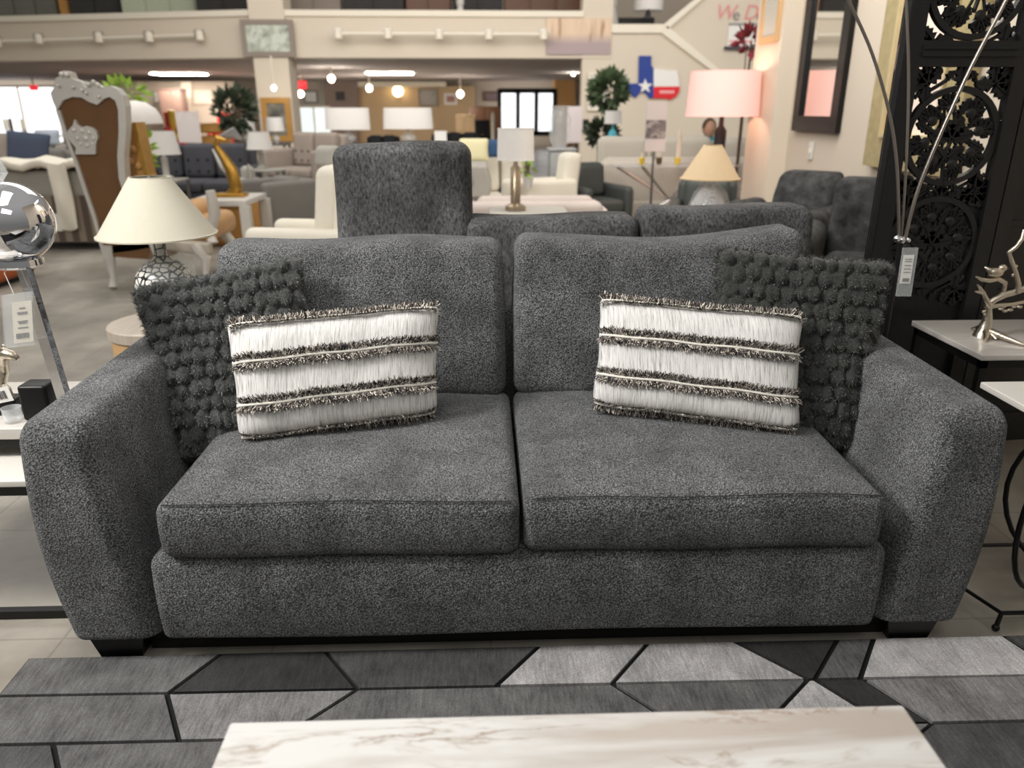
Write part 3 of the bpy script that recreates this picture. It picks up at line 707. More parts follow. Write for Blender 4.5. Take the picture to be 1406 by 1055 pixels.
for (x, y, r) in ((84, 102, .03), (91, 103, .03), (121, 116, .03), (128, 113, .03), (135, 117, .025), (100, 120, .022), (112, 124, .02), (118, 128, .02), (135, 133, .022), (80, 118, .022)):
    p = at(x, y, TY-.07); part('scroll_ornament', MB().sphere((p.x-ox, p.y-TY, p.z), (r*.6, r*.5, r*.6), 10, 6), m_leaf_silver, fr)
md = [(103, 212), (104, 203), (98, 196), (93, 189), (92, 181), (97, 175), (100, 172), (102, 164), (106, 171), (112, 175), (118, 173), (126, 175), (132, 180), (134, 189), (131, 198), (131, 212)]
md2 = loc_trace(MB(), md, TY-.05, .035, o); mo = part('crown_medallion', md2, m_leaf_silver, o, 'silver crown shaped medallion', smooth=0)
b = MB()
for (x, y, r) in ((101, 179, .022), (112, 180, .022), (122, 182, .02), (106, 190, .02), (117, 190, .026), (128, 190, .018), (110, 198, .016), (119, 200, .02), (126, 198, .014)):
    p = at(x, y, TY-.055); b.sphere((p.x-ox, p.y-TY, p.z), (r*.8, r*.4, r*.8), 10, 6)
part('medallion_relief', b, m_leaf_silver, mo)
# inside of the back, seat and arms on the far side (chair faces away to the right)
b = MB(); p0 = at(184, 175, TY+.2)
b = loc_trace(b, [(172, 172), (182, 170), (197, 240), (215, 300), (235, 352), (205, 352), (185, 300), (172, 243)], TY+.14, .14, o)
q = part('tufted_front', b, m_goldvel, o, 'gold tufted inner back', smooth=0)
b = loc_trace(MB(), [(181, 168), (186, 168), (202, 240), (222, 300), (215, 300), (197, 240)], TY+.12, .18, o); part('gold_trim', b, m_gold, o, smooth=0)
b = MB()
for (x, y) in ((183, 205), (180, 222), (190, 228), (188, 245), (196, 250)): p = at(x, y, TY+.13); part('tuft', MB().sphere((p.x-ox, p.y-TY, p.z), (.03, .02, .03), 8, 6), m_goldvel, q)
p = at(255, 330, TY+.25); part('seat', MB().rbox(-.45, .45, -.3, .4, .36, .56, .08, 3, 3).mapv(lambda x, y, z: (x+p.x-ox-.15, y+.35, z)), m_goldvel, o, 'gold velvet seat', smooth=80)
p = at(268, 290, TY+.5)
part('arm_pad', MB().rbox(-.12, .12, -.3, .3, -.09, .09, .08, 3, 3).mapv(lambda x, y, z: (x+p.x-ox, y+.5, z+p.z)), m_goldvel, o, smooth=80)
b = MB().tube([(at(290, 318, TY).x-ox, .1, .78), (at(296, 345, TY).x-ox, .1, .6), (at(288, 375, TY).x-ox, .12, .42), (at(294, 395, TY).x-ox, .1, .35)], [.04, .05, .04, .05], 10)
part('arm_scroll', b, m_leaf_silver, o)
b = MB().rbox(at(150, 360, TY).x-ox, at(292, 360, TY).x-ox, -.02, .06, .3, .40, .02, 2, 4, lambda x, y, z: (x, y, z-.03*math.cos(x*9)))
part('seat_rail', b, M('tarnished silver carving', (176, 166, 152), .5, .3, .3, 10), o)
for (x, y, dy) in ((158, 395, 0), (285, 395, 0), (185, 380, .6), (292, 385, .6)):
    px_ = at(x, y, TY).x-ox; part('leg', MB().tube([(px_*.92, dy, .36), (px_*1.03, dy, .24), (px_, dy, .1), (px_*1.06, dy-.03, .015)], [.05, .045, .025, .035], 10), m_leaf_silver, o)
# white dome shade and flowers behind the throne
p = at(188, 165, 8.2); o = thing('dome_lamp', 'white dome shaded lamp half hidden by the throne chair', 'lamp', (p.x, 8.2, 0))
zt_ = at(188, 138, 8.2).z; zb_ = at(188, 170, 8.2).z; R = .24
part('lamp_shade', MB().lathe([(R, zb_), (R*.97, zb_+(zt_-zb_)*.3), (R*.8, zb_+(zt_-zb_)*.65), (R*.45, zb_+(zt_-zb_)*.92), (R*.05, zt_)], 28, caps=False), m_white_shade, o, smooth=80)
part('pole', MB().lathe([(.16, 0), (.16, .025), (.015, .04), (.015, zb_+.1)], 14), m_steel, o)
plant('flower_arrangement', 'green and white flower arrangement behind top of the throne chair', 172, 113, 142, 9.8, 52, 90, m_leafb, leaf=.13, y_leaf=None)
plant('potted_flower', 'green stems with white blossoms beside the white lamp left of centre', 200, 175, 235, 7.6, 18, 26, m_leafb, leaf=.09)
# deep left goods
def board(name, label, x0, y0, x1, y1, Y, mat, legs=True, cat='sign', lean=0, fm=None):
    a = at(x0, y1, Y); c = at(x1, y0, Y); o = thing(name, label, cat, ((a.x+c.x)/2, Y, 0)); w = (c.x-a.x)/2
    part('panel', MB().box(-w, w, 0, .03, a.z, c.z), mat, o, smooth=0)
    if legs:
        part('post', MB().box(-.015, .015, .03, .05, .02, c.z-.1), m_steel, o, smooth=0); part('foot', MB().rbox(-.2, .2, -.12, .18, 0, .02, .005), m_steel, o)
    else: part('support', MB().box(-w*.8, w*.8, .03, .06, 0, a.z+.05), m_steel, o, smooth=0)
    return o
m_poster = pic_room('white poster with small picture', [(120, 116, 112), (226, 216, 212), (234, 226, 222)], .9)
board('sign_stand', 'tall white sign board right of the white lamp at left', 246, 153, 271, 196, 13, m_poster)
block2 = lambda *a, **k: None
def cabinet(name, label, x0, x1, ytop, Y, mat, d=.5, nd=2, cat='cabinet'):
    a = at(x0, ytop, Y).x; c = at(x1, ytop, Y).x; h = at((x0+x1)/2, ytop, Y).z; o = thing(name, label, cat, ((a+c)/2, Y, 0)); w = (c-a)/2
    part('carcass', MB().rbox(-w, w, 0, d, .05, h-.03, .01), mat, o); part('top', MB().rbox(-w-.02, w+.02, -.03, d, h-.03, h, .01), mat, o)
    for i in range(nd):
        x0_ = -w+2*w*i/nd; q = part('door', MB().rbox(x0_+.015, x0_+2*w/nd-.015, -.02, 0, .09, h-.06, .006), mat, o)
        part('handle', MB().sphere((x0_+2*w/nd*.5, -.035, h*.6), .018, 8, 6), m_gold, q)
    for sx in (-1, 1): part('leg', MB().box(sx*w*.9-.03, sx*w*.9+.03, .05, d-.05, 0, .05), m_foot, o, smooth=0)
    return o
cabinet('bookcase', 'brown bookcase deep at left behind the red chair', 216, 247, 122, 26, wood('mauve brown wood', (138, 110, 98), (104, 82, 74)), nd=2)
seatpx('accent_chair', 'small red and yellow armchair in the deep left hall', 'chair', 228, 252, 151, 24, .7, .5, m_red, ah=.9, sh=.7, cmat=m_yellow)
seatpx('accent_chair', 'red armchair before the leafy indoor tree', 'chair', 291, 314, 154, 26, .7, -.3, m_red, ah=.8, sh=.6)
o = thing('cushion_stack', 'stack of round golden wooden stools in the deep hall', 'stool', (at(294, 175, 20).x, 20, 0))
for i in range(4): part('seat_disc', MB().lathe([(.3, .28*i), (.38, .28*i+.04), (.38, .28*i+.2), (.3, .28*i+.24)], 20), m_goldwood, o)
plant('indoor_tree', 'dark leafy indoor tree left of the beige column', 322, 119, 180, 15, 50, 420, m_leafd, leaf=.16)
framed('round_mirror', 'pale round wall decoration on far wall left of the tree', 'decoration', 268, 124, 289, 142, 27.19, .03, m_wall2, m_white)
framed('metal_wall_art', 'silver winged wall decoration at the deep left', 'decoration', 212, 125, 243, 142, 27.19, .03, m_taupe, pic_room('silver wall art', [(120, 104, 96), (214, 210, 206), (150, 140, 134)], 6))
seatpx('tufted_sofa', 'dark slate tufted sofa in the middle of the left hall', 'sofa', 186, 348, 198, 11.6, 1.0, 0, m_dgrey, nc=3, tuft=True, ah=.62)
table('end_table', 'grey end table under the white lamp left of centre', 196, 250, 246, 10.6, .5, m_lgrey, m_steel)
lampset('table_lamp', 'white shaded table lamp standing before the dark tufted sofa', 222, 180, 212, 36, 46, 10.6, m_white_shade, m_white, 246, 'column')
table('console_table', 'narrow dark console far behind the golden bird statue', 316, 396, 197, 15.8, .45, m_dgrey, m_dgrey)
lampset('table_lamp', 'small white lamp under the leafy indoor tree', 337, 161, 180, 23, 25, 15.8, m_white_shade, m_white, 197, 'gourd')
lampset('table_lamp', 'small white lamp before the gold framed column mirror', 377, 161, 180, 22, 25, 15.8, m_white_shade, m_white, 197, 'gourd')
table('accent_table', 'small grey pedestal table left of the taupe tufted sofa', 345, 392, 232, 11.4, .5, m_lgrey, m_steel, rnd_=True)
lampset('table_lamp', 'white tapered lamp on the small grey pedestal table', 356, 181, 205, 27, 36, 11.4, m_white_shade, m_lgrey, 232, 'column')
# golden bird statue on a white and gold table
table('ornate_table', 'white ornate table with golden base under the bird statue', 274, 352, 270, 8.6, .8, m_white, m_white, cat='table', th=.06, lw=.05)
p = at(316, 330, 8.6); solo('storage_basket', MB().lathe([(.24, 0), (.3, .1), (.3, .44), (.27, .47)], 20, (p.x+.05, 8.6, 0.0)), m_goldwood, 'golden brown drum standing beneath the ornate white table', 'drum')
p = at(318, 268, 8.6); z0 = at(313, 270, 8.6).z
o = thing('bird_statue', 'tall golden crane statue with grey wings on ornate white table', 'statue', (p.x, 8.6, z0))
hh = at(312, 188, 8.6).z-z0
part('body', MB().tube([(0, 0, 0), (.06, 0, hh*.15), (.03, 0, hh*.45), (-.05, 0, hh*.72), (-.1, 0, hh*.86), (-.06, -.02, hh*.98), (.02, -.03, hh*.95)], [.075, .07, .065, .042, .03, .036, .012], 12), m_gold, o)
part('wing', MB().tube([(.04, .06, hh*.2), (-.09, .07, hh*.5), (-.16, .05, hh*.8)], [.02, .05, .015], 8), m_steel, o)
part('wing', MB().tube([(.16, .06, hh*.95), (.08, .07, hh*1.07), (-.06, .05, hh*1.0)], [.02, .06, .02], 8), m_steel, o)
part('plinth', MB().rbox(-.16, .16, -.1, .1, 0, .04, .01), m_gold, o)
# centre left
seatpx('accent_chair', 'grey leather armchair left of the cream armchair', 'chair', 342, 424, 262, 9.6, .8, -.7, m_mgrey, ah=.6)
seatpx('metal_chair', 'grey metal framed chair behind the golden bird statue', 'chair', 328, 362, 226, 10.3, .6, .4, m_lgrey, ah=.55, leg=.25, legmat=m_steel)
seatpx('tufted_sofa', 'taupe tufted sofa beside the beige column', 'sofa', 372, 470, 182, 14.0, 1.0, -.5, m_taupe, nc=2, tuft=True, ah=.75)
seatpx('wing_chair', 'cream armchair with curved arm left of the charcoal raised back', 'chair', 366, 484, 226, 5.6, .8, -1.75, m_creamf, ah=.62, sh=.44, leg=.12, legmat=m_white)
cushion_at('throw_pillow', 'pale grey pillow atop the cream armchair beside the charcoal back', 449, 230, 6.0, .2, .16, m_lgrey, .2, -.6)
table('console_table', 'long black console table behind the charcoal raised back', 470, 640, 197, 15, .5, m_blackf, m_blackf)
lampset('table_lamp', 'left of the two wide white shaded lamps on black console', 477, 148, 178, 60, 62, 15, m_white_shade, m_glass, 197, 'gourd', oval=.5, bw=.3)
lampset('table_lamp', 'right of the two wide white shaded lamps on black console', 560, 148, 177, 66, 69, 15, m_white_shade, m_glass, 197, 'gourd', oval=.5, bw=.3)
seatpx('sofa', 'low black sofa in the hall beyond the two wide lamps', 'sofa', 498, 552, 186, 18.5, .9, 0, m_blackf, nc=2)
seatpx('sofa', 'black sofa in the deep hall right of the two wide lamps', 'sofa', 588, 662, 182, 19.5, .9, 0, m_blackf, nc=3)
board('price_card', 'white price card on a post before the black sofas', 597, 180, 613, 200, 14, m_paper)
framed('star_decoration', 'black star decoration hung on the mauve wall', 'decoration', 462, 126, 473, 138, 31.59, 0, m_black, m_black)
framed('wall_picture', 'small pale framed picture right of the exit sign', 'picture', 418, 124, 436, 142, 32.49, .06, m_taupe, m_flagw)
framed('abstract_picture', 'grey abstract picture on the tan wall', 'picture', 575, 122, 601, 146, 31.89, .05, m_taupe, pic_room('abstract grey', [(150, 134, 116), (168, 162, 156), (120, 112, 108)], 1.4))
framed('landscape_picture', 'small landscape picture with white border on tan wall', 'picture', 610, 128, 628, 144, 31.89, .1, m_flagw, pic_room('small landscape', [(150, 150, 150), (176, 120, 104), (150, 160, 170)], 2))
framed('dark_painting', 'dark red brown painting above the wooden cabinet', 'painting', 663, 126, 686, 139, 32.49, .05, m_brown, pic_room('dusk painting', [(100, 70, 62), (128, 110, 112), (90, 64, 56)], 1.5))
p = at(547, 130, 31.7); o = thing('added_glow_lamp', 'added lamp for the glow on the tan wall over right wide lampshade', 'lamp', (p.x, 31.7, p.z))  # lamp put in to make the spotlight wash on the tan wall
part('bulb', MB().sphere((0, -.1, .12), .2), M('added warm glow', (255, 236, 196), .5, 0, 0, emit=5), o); part('bracket', MB().box(-.06, .06, 0, .2, -.1, .1), m_gold, o, smooth=0)
cabinet('wood_cabinet', 'brown wooden cabinet left of the glazed doors', 645, 688, 146, 29, m_brown, nd=2)
cabinet('black_cabinet', 'black chest before the brown cabinet by the glazed doors', 652, 672, 165, 25, m_blackf, nd=1)
cabinet('shelf_unit', 'cream shelf unit with dark items before the tan wall', 626, 652, 158, 28, m_tan, nd=2)
seatpx('dining_chair', 'cream high backed chair before the brown wooden cabinet', 'chair', 671, 683, 154, 22, .5, 0, m_creamf, ah=.55)
# centre right
p = at(708, 286, 6.2)
table('end_table', 'grey end table carrying the drum lamp behind the black sofa', 672, 778, 289, 6.2, .55, m_lgrey, m_white)
lampset('table_lamp', 'drum lamp with off white shade and ribbed metal column', 708, 176, 220, 49, 51, 6.2, m_white_shade, M('champagne metal', (172, 156, 134), .3, .8, .2, 20), 288, 'column', bw=.5)
seatpx('sofa', 'cream sofa right of the charcoal raised back', 'sofa', 640, 742, 208, 9.5, 1.0, .15, m_mgrey, nc=2, cmat=m_creamf)
cushion_at('throw_pillow', 'pale yellow throw pillow on the cream sofa', 651, 222, 9.1, .34, .26, M('pale yellow fabric', (236, 228, 184), .9, 0, .04), .3)
cushion_at('throw_pillow', 'dark blue throw pillow on the cream sofa behind drum lamp', 676, 216, 9.2, .26, .2, M('blue fabric', (56, 84, 122), .9, 0, .1), .3)
seatpx('wing_chair', 'cream barrel chair right of the drum lamp', 'chair', 716, 768, 206, 8.6, .8, -1.2, m_creamf, ah=.68, backc=False)
o = solo('throw_blanket', MB().rbox(-.09, .09, -.3, .3, -.04, .26, .02, 2, 8, lambda x, y, z: (x+.02*math.sin(z*20), y, z+.02*math.sin(y*11))), m_lgrey, 'light grey throw over sofa arm right of charcoal back', 'blanket', None, 180)
p = at(660, 262, 7.9); o.location = (p.x, 7.9, p.z)
seat('chaise_lounge', 'light mauve grey chaise with long seat behind the drum lamp', 'chaise', (at(640, 280, 7.0).x+at(832, 280, 7.0).x)/2, 7.3, 1.3, .8, .62, PI, M('mauve grey fabric', (196, 184, 176), .9, 0, .05), nc=1, ah=.56, aw=.1, leg=.08)
plant('flower_vase', 'small vase with green and pink flowers behind the drum lamp', 725, 222, 242, 8.2, 14, 30, m_leafb, leaf=.07, stand=.62)
cabinet('glass_tower', 'tall grey mirrored display tower right of the cream barrel chair', 756, 790, 204, 9.8, M('mirrored grey panels', (186, 188, 186), .35, .2, .12, 20), d=.4, nd=2)
p = at(765, 204, 9.9); zt9 = at(765, 204, 9.8).z
solo('glass_vase', MB().lathe([(.08, 0), (.13, .1), (.14, .35), (.1, .45), (.12, .5)], 18, (at(768, 200, 9.95).x, 9.95, zt9)), m_glass, 'clear glass vase atop the grey mirrored tower', 'vase')
board('sign_stand', 'pinkish white tall sign board by the orange lit wall', 778, 146, 800, 196, 15, M('pinkish white board', (216, 204, 202), .7, 0, .04))
framed('wall_speaker', 'black small speaker on the wall left of plants', 'speaker', 800, 164, 808, 182, YW-.02, 0, m_black, m_black, th=.14)
plant('potted_plant', 'tall potted plant beside the flag sign before white poster', 836, 102, 146, 14.0, 42, 300, m_leaf, leaf=.2)
plant('potted_plant', 'low dark green plant left of the striped sofa', 826, 168, 196, 13.0, 34, 220, m_leafd, leaf=.16)
table('end_table', 'dark end table holding small white lamp beside the plants', 826, 858, 200, 12.4, .4, m_dgrey, m_dgrey)
lampset('table_lamp', 'small white lamp with turquoise flowers beside the plants', 842, 152, 170, 22, 24, 12.4, m_white_shade, m_teal, 200, 'gourd', bw=.5)
seatpx('striped_sofa', 'long cream and grey striped sofa seen from behind', 'sofa', 808, 1052, 214, 10.4, 1.0, PI, m_strs, nc=3, ah=.62, leg=.05)
for (x0, x1, yt, lab) in ((824, 896, 188, 'left plump striped back cushion over striped sofa'), (900, 985, 188, 'middle plump striped cushion over the striped sofa'), (986, 1040, 190, 'right plump striped cushion over striped sofa beside the person')):
    a = at(x0, 210, 10.2).x; c = at(x1, 210, 10.2).x; z1 = at((x0+x1)/2, yt, 10.2).z
    solo('back_pillow', MB().rbox(a, c, 9.98-.0, 10.2, z1-.42, z1, .1, 4, 4), m_strs, lab, 'pillow', None, 180).location = (0, -.12+.55, 0)
seatpx('armchair', 'dark green grey leather armchair in front of striped sofa left', 'chair', 778, 853, 224, 9.0, .8, .35, m_greenf, ah=.58, aw=.12)
seatpx('armchair', 'dark green grey armchair behind the beige cone lamp', 'chair', 920, 1018, 246, 7.5, .8, -.3, m_greenf, ah=.56, aw=.12)
o = thing('console_table', 'glass console with crossed silver legs before the striped sofa', 'table', (at(925, 225, 9.2).x, 9.2, 0))
zt_ = at(925, 226, 9.2).z; w = .72
part('glass_top', MB().box(-w, w, -.2, .2, zt_-.015, zt_), m_glass, o, smooth=0)
for sx in (-1, 1):
    part('leg', MB().tube([(sx*w*.95, -.1, 0), (sx*.05, -.1, zt_*.5), (sx*w*.95, -.1, zt_-.016)], .018, 8), m_steel, o)
    part('leg', MB().tube([(sx*w*.5, .1, 0), (sx*.02, .1, zt_*.5), (sx*w*.5, .1, zt_-.016)], .018, 8), m_steel, o)
def candle(px, py, lab, mt, h=.08, r=.035, z=None):
    p = at(px, py, 9.2); zz = zt_ if z is None else z
    o = thing('candle_holder', lab, 'candle holder', (p.x, 9.2, zz)); part('cup', MB().lathe([(r*.6, 0), (r, h*.3), (r, h)], 14), mt, o); part('candle', MB().lathe([(r*.5, h), (r*.5, h+.05)], 10), m_wall2, o)
candle(881, 222, 'yellow glass cup at left on the silver legged console', m_yellow)
candle(905, 222, 'brown and white cup at middle of silver legged console', m_bark)
candle(930, 222, 'yellow glass cup at right on the silver legged console', m_yellow)
candle(933, 182, 'tall stemmed cream candle stand on the silver legged console', m_creamf, .34, .03)
o = framed('sign_stand', 'grey and white sign with car picture before the striped sofa', 'sign', 884, 140, 916, 208, 8.75, 0, m_flagw, M('warm grey card', (206, 194, 188), .7, 0, .03))
q = MB(); hh = at(900, 140, 8.75).z-at(900, 208, 8.75).z
q.box(-.11, .11, -.035, -.026, hh*.28, hh*.64); part('photo_print', q, pic_room('car print', [(96, 88, 86), (170, 158, 152), (120, 110, 108), (64, 60, 60)], 9), o, smooth=0)
part('post', MB().box(-.012, .012, 0, .02, -o.location.z, 0), m_steel, o, smooth=0); part('foot', MB().lathe([(.14, 0), (.14, .02), (.02, .03)], 16, (0, .01, -o.location.z)), m_steel, o)
# person on the striped sofa
o = thing('person', 'seated person with brown hair and turquoise shirt seen behind striped sofa', 'person', (at(972, 200, 11.3).x, 11.3, 0))
hz = at(973, 178, 11.3).z
bm_v = [(0, 0, .5), (0, .02, .72), (0, .03, .92), (0, .02, hz-.16), (0, 0, hz-.1), (0, -.01, hz+.02), (-.19, .02, hz-.22), (-.24, -.05, hz-.46), (-.2, -.24, hz-.52), (.19, .02, hz-.22), (.24, -.05, hz-.46), (.2, -.24, hz-.52), (-.1, -.12, .5), (-.12, -.48, .5), (-.12, -.5, .08), (.1, -.12, .5), (.12, -.48, .5), (.12, -.5, .08)]
bm_e = [(0, 1), (1, 2), (2, 3), (3, 4), (4, 5), (3, 6), (6, 7), (7, 8), (3, 9), (9, 10), (10, 11), (0, 12), (12, 13), (13, 14), (0, 15), (15, 16), (16, 17)]
bm_r = [.15, .15, .16, .1, .055, .085, .075, .05, .035, .075, .05, .035, .1, .08, .05, .1, .08, .05]
me = bpy.data.meshes.new('body'); me.from_pydata(bm_v, bm_e, []); body = bpy.data.objects.new('body', me); COL.objects.link(body); body.parent = o
me.materials.append(m_shirt); sk = body.modifiers.new('skin', 'SKIN')
for i, r_ in enumerate(bm_r): me.skin_vertices[0].data[i].radius = (r_, r_*.85)
me.skin_vertices[0].data[0].use_root = True
body.modifiers.new('sub', 'SUBSURF').levels = 2
part('head', MB().sphere((0, -.02, hz+.01), (.085, .105, .125), 18, 12).sphere((0, -.125, hz-.005), (.016, .025, .02), 8, 6).sphere((-.088, 0, hz), (.014, .03, .035), 8, 6).sphere((.088, 0, hz), (.014, .03, .035), 8, 6), m_skin, o, smooth=80)
part('hair', MB().sphere((0, .015, hz+.035), (.1, .115, .125), 18, 12), m_hair, o, smooth=80)
# pink lamp by the pier
o = lampset('pink_lamp', 'large lamp with lit pink drum shade beside the beige pier', 994, 98, 160, 93, 98, 8.5, m_pink_shade, m_black, 285, 'column', bw=.3)
l = bpy.data.lights.new('bulb_light', 'POINT'); l.energy = 11; l.color = (1, .78, .6); l.shadow_soft_size = .08
lo = bpy.data.objects.new('bulb_light', l); COL.objects.link(lo); p = at(994, 115, 8.5); lo.location = p
table('end_table', 'low end table under the pink lamp by the pier', 966, 1024, 285, 8.5, .4, m_dgrey, m_dgrey)
table('end_table', 'small end table under the beige cone lamp behind black sofa', 945, 1008, 296, 5.4, .36, m_lgrey, m_dgrey)
o = lampset('table_lamp', 'lamp with beige cone shade and silver mosaic glass base', 977, 199, 246, 24, 80, 5.4, m_beige_shade, m_crystal, 295, 'cone', bw=.62)
h_ = at(977, 246, 5.4).z-at(977, 295, 5.4).z
part('plastic_wrap', MB().lathe([(.14, .0), (.15, .05), (.12, h_*.6), (.05, h_*.95)], 14, caps=False).mapv(lambda x, y, z: (x*(1+.12*math.sin(z*60+x*40)), y, z)), m_clear, o, 'clear plastic wrap')
plant('poinsettia', 'tall stem topped by a maroon star shaped flower near pier', 1029, 40, 70, 9.55, 20, 46, m_maroon, leaf=.16, pot=m_dgrey)
plant('flower_spray', 'dark red flower spray low beside the beige pier', 1033, 232, 282, 9.1, 18, 40, m_maroon, leaf=.09, pot=m_dgrey)

# right wall: mirror, switch, gold frame
def wallframe(name, label, cat, y0, y1, z0, z1, fw, fm, pm, th=.05, inner=None, xw=XR):
    o = thing(name, label, cat, (xw-.002, (y0+y1)/2, z0)); w = (y1-y0)/2; h = z1-z0
    part('frame', MB().box(-th, 0, -w, -w+fw, 0, h).box(-th, 0, w-fw, w, 0, h).box(-th, 0, -w+fw, w-fw, 0, fw).box(-th, 0, -w+fw, w-fw, h-fw, h), fm, o, smooth=0)
    if inner:
        g = fw+inner[0]; part('liner', MB().box(-th*1.25, 0, -w+fw, -w+g, fw, h-fw).box(-th*1.25, 0, w-g, w-fw, fw, h-fw).box(-th*1.25, 0, -w+g, w-g, fw, g).box(-th*1.25, 0, -w+g, w-g, h-g, h-fw), inner[1], o, smooth=0); fw = g
    part('mirror_glass' if 'mirror' in name else 'panel', MB().box(-th*.4, 0, -w+fw, w-fw, fw, h-fw), pm, o, smooth=0)
wallframe('wall_mirror', 'black framed mirror on the right wall reflecting the pink lampshade', 'mirror', 6.85, 7.85, 1.2, 2.75, .14, m_black, m_mirror)
wallframe('framed_looking_glass', 'large mirror with painted pale reflection in aged gold frame on right wall behind screen', 'framed panel', 5.0, 6.2, .98, 3.0, .22, m_goldframe, M('painted beige reflection', (226, 208, 194), .7, 0, .06, 2), .08, (.03, M('pale gold liner', (196, 182, 142), .4, .3, .15, 14)))  # flat paint in place of mirror glass, its beige reflection put into the colour
wallframe('wall_picture', 'small gold framed pale print on the beige pier above pink lamp', 'picture', 8.1, 8.62, at(1062, 58, 8.3).z, at(1062, 58, 8.3).z+.62, .06, M('orange gold frame', (208, 172, 124), .5, .1, .1), M('pale grey print', (188, 190, 180), .6, 0, .05), .03, None, 2.92)
o = thing('light_switch', 'white switch plate on the right wall below the black framed mirror', 'switch', (XR-.012, 7.4, .95))
part('plate', MB().rbox(-.005, .01, -.05, .05, 0, .16, .004), m_white, o); part('toggle', MB().box(-.015, -.005, -.012, .012, .06, .1), m_wall2, o, smooth=0)

# dark recliners at right
def recliner(label, pxc, yt, Y, rz, w, lean, arm):
    a = at(pxc, 290, Y).x; h = at(pxc, yt, Y).z
    o = thing('recliner', label, 'recliner', (a, Y, 0), rz)
    part('back', MB().rbox(-w/2, w/2, -.02, .2, .42, h, .07, 4, 3, lambda x, y, z: (x*(1-.1*max(0, z-.8)), y+(z-.5)*lean+.02*math.sin(z*14), z)), m_recl, o, smooth=180)
    part('seat', MB().rbox(-w/2, w/2, -.75, .05, .22, .52, .1, 4, 3), m_recl, o, smooth=180)
    part('base', MB().box(-w/2+.03, w/2-.03, -.65, .2, .03, .22), m_recl, o, smooth=0)
    for sx in ((-1, 1) if arm else (-1,)): part('arm', MB().rbox(sx*(w/2+.1)-.1, sx*(w/2+.1)+.1, -.72, .15, .05, .7, .09, 4, 3), m_recl, o, smooth=180)
    part('foot', MB().box(-.25, .25, -.5, .1, 0, .03), m_black, o, smooth=0)
recliner('dark grey recliner with tilted back beside the beige pier', 1090, 238, 6.2, -.75, .5, .6, True)
recliner('dark grey recliner partly behind the black carved screen', 1196, 248, 4.9, -.5, .5, .35, False)

# ================================================================== BLACK CHENILLE SOFA BEHIND
o = thing('reclining_sofa', 'charcoal chenille sofa close behind grey sofa with left backrest raised', 'sofa', (.3, 3.05, 0))
ox = .3
def bx(px, py=310, Y=3.0): return at(px, py, Y).x-ox
def back(x0, x1, yt, name, lab=None, z0=.5, y=-.06, th=.22):
    zt_ = at((x0+x1)/2, yt, 3.0).z; a = bx(x0, yt+20); c = bx(x1, yt+20)
    part(name, MB().rbox(a, c, y, y+th, z0, zt_, .055, 4, (8, 2, 10), lambda x, yy, z: (x+.03*(z-z0)*(1 if x > (a+c)/2 else -1)*-.2, yy-.015*math.cos((x-(a+c)/2)/(c-a)*PI)+.01*math.sin(z*13), z+.006*math.sin(x*9))), m_chen, o, lab, smooth=180)
back(452, 648, 197, 'raised_backrest', 'tall raised backrest')
back(633, 880, 299, 'backrest'); back(880, 1122, 286, 'backrest')
xa, xb = bx(440, 330), bx(1125, 330)
part('body', MB().rbox(xa, xb, .1, .95, .08, .52, .06, 3, 2), m_chen, o, smooth=80)
part('back_shell', MB().rbox(xa+.03, xb-.03, .0, .16, .1, .86, .05, 3, 2), m_chen, o, smooth=80)
for sx in (xa-.1, xb-.12): part('arm', MB().rbox(sx, sx+.22, .08, 1.0, .06, .64, .09, 3, 2), m_chen, o, smooth=80)
for sx in (xa+.1, xb-.1):
    for sy in (.12, .85): part('foot', MB().box(sx-.03, sx+.03, sy-.03, sy+.03, 0, .09), m_foot, o, smooth=0)

# ================================================================== NEAR LEFT: mosaic lamp on drum table
DY = 3.17; pc = at(218, 437, DY); zt_ = .55
o = thing('drum_table', 'round oak drum table with grey top under the mosaic lamp', 'table', (pc.x, DY, 0))
part('top', MB().lathe([(.2, zt_-.05), (.205, zt_-.045), (.205, zt_-.006), (.2, zt_)], 40), m_oakgrey, o, 'grey washed top')
part('drum', MB().lathe([(.19, zt_-.26), (.195, zt_-.05)], 40), m_oak, o); part('pedestal', MB().lathe([(.17, 0), (.17, zt_-.26)], 32), m_oakgrey, o)
o = lampset('table_lamp', 'lamp with cream cone shade and black and white mosaic gourd base', 212, 243, 322, 52, 157, DY, m_cream_shade, m_mosaic, 0, 'gourd', bw=.1) if False else None
zf = zt_; zt2, zb2 = at(211, 243, DY).z, at(214, 323, DY).z; k_ = (at(264, 300, DY).x-at(164, 300, DY).x)/100
o = thing('table_lamp', 'lamp with cream cone shade and black and white mosaic base', 'lamp', (at(218, 330, DY).x, DY, zf))
rt, rb = 26*k_, 79*k_; h = zb2-zf; H2 = zt2-zf
m = MB().lathe([(rt, H2), (rb, h)], 48, caps=False); m.lathe([(rt-.004, H2), (rb-.004, h)], 48, caps=False)
m.lathe([(rb+.002, h), (rb+.002, h+.006), (rb-.006, h+.006), (rb-.006, h)], 48, caps=False); m.lathe([(rt+.002, H2-.006), (rt+.002, H2), (rt-.006, H2)], 48, caps=False)
part('lamp_shade', m, m_cream_shade, o, smooth=50)
pb = MB()
R = 41*k_; prof = [(R*.55, 0), (R*.58, .012), (R*.45, .03)]+[(R*math.cos(a), R*1.32+R*.95*math.sin(a)) for a in [(-60+i*8)*PI/180 for i in range(17)]]+[(R*.24, R*2.36), (R*.2, R*2.5), (R*.2, h+.03)]
part('base', pb.lathe(prof, 40), m_mosaic, o, 'black and white mosaic base', smooth=60)
part('finial', MB().lathe([(.012, h), (.012, H2-.02), (.02, H2-.015), (.004, H2+.002)], 10), m_steel, o)
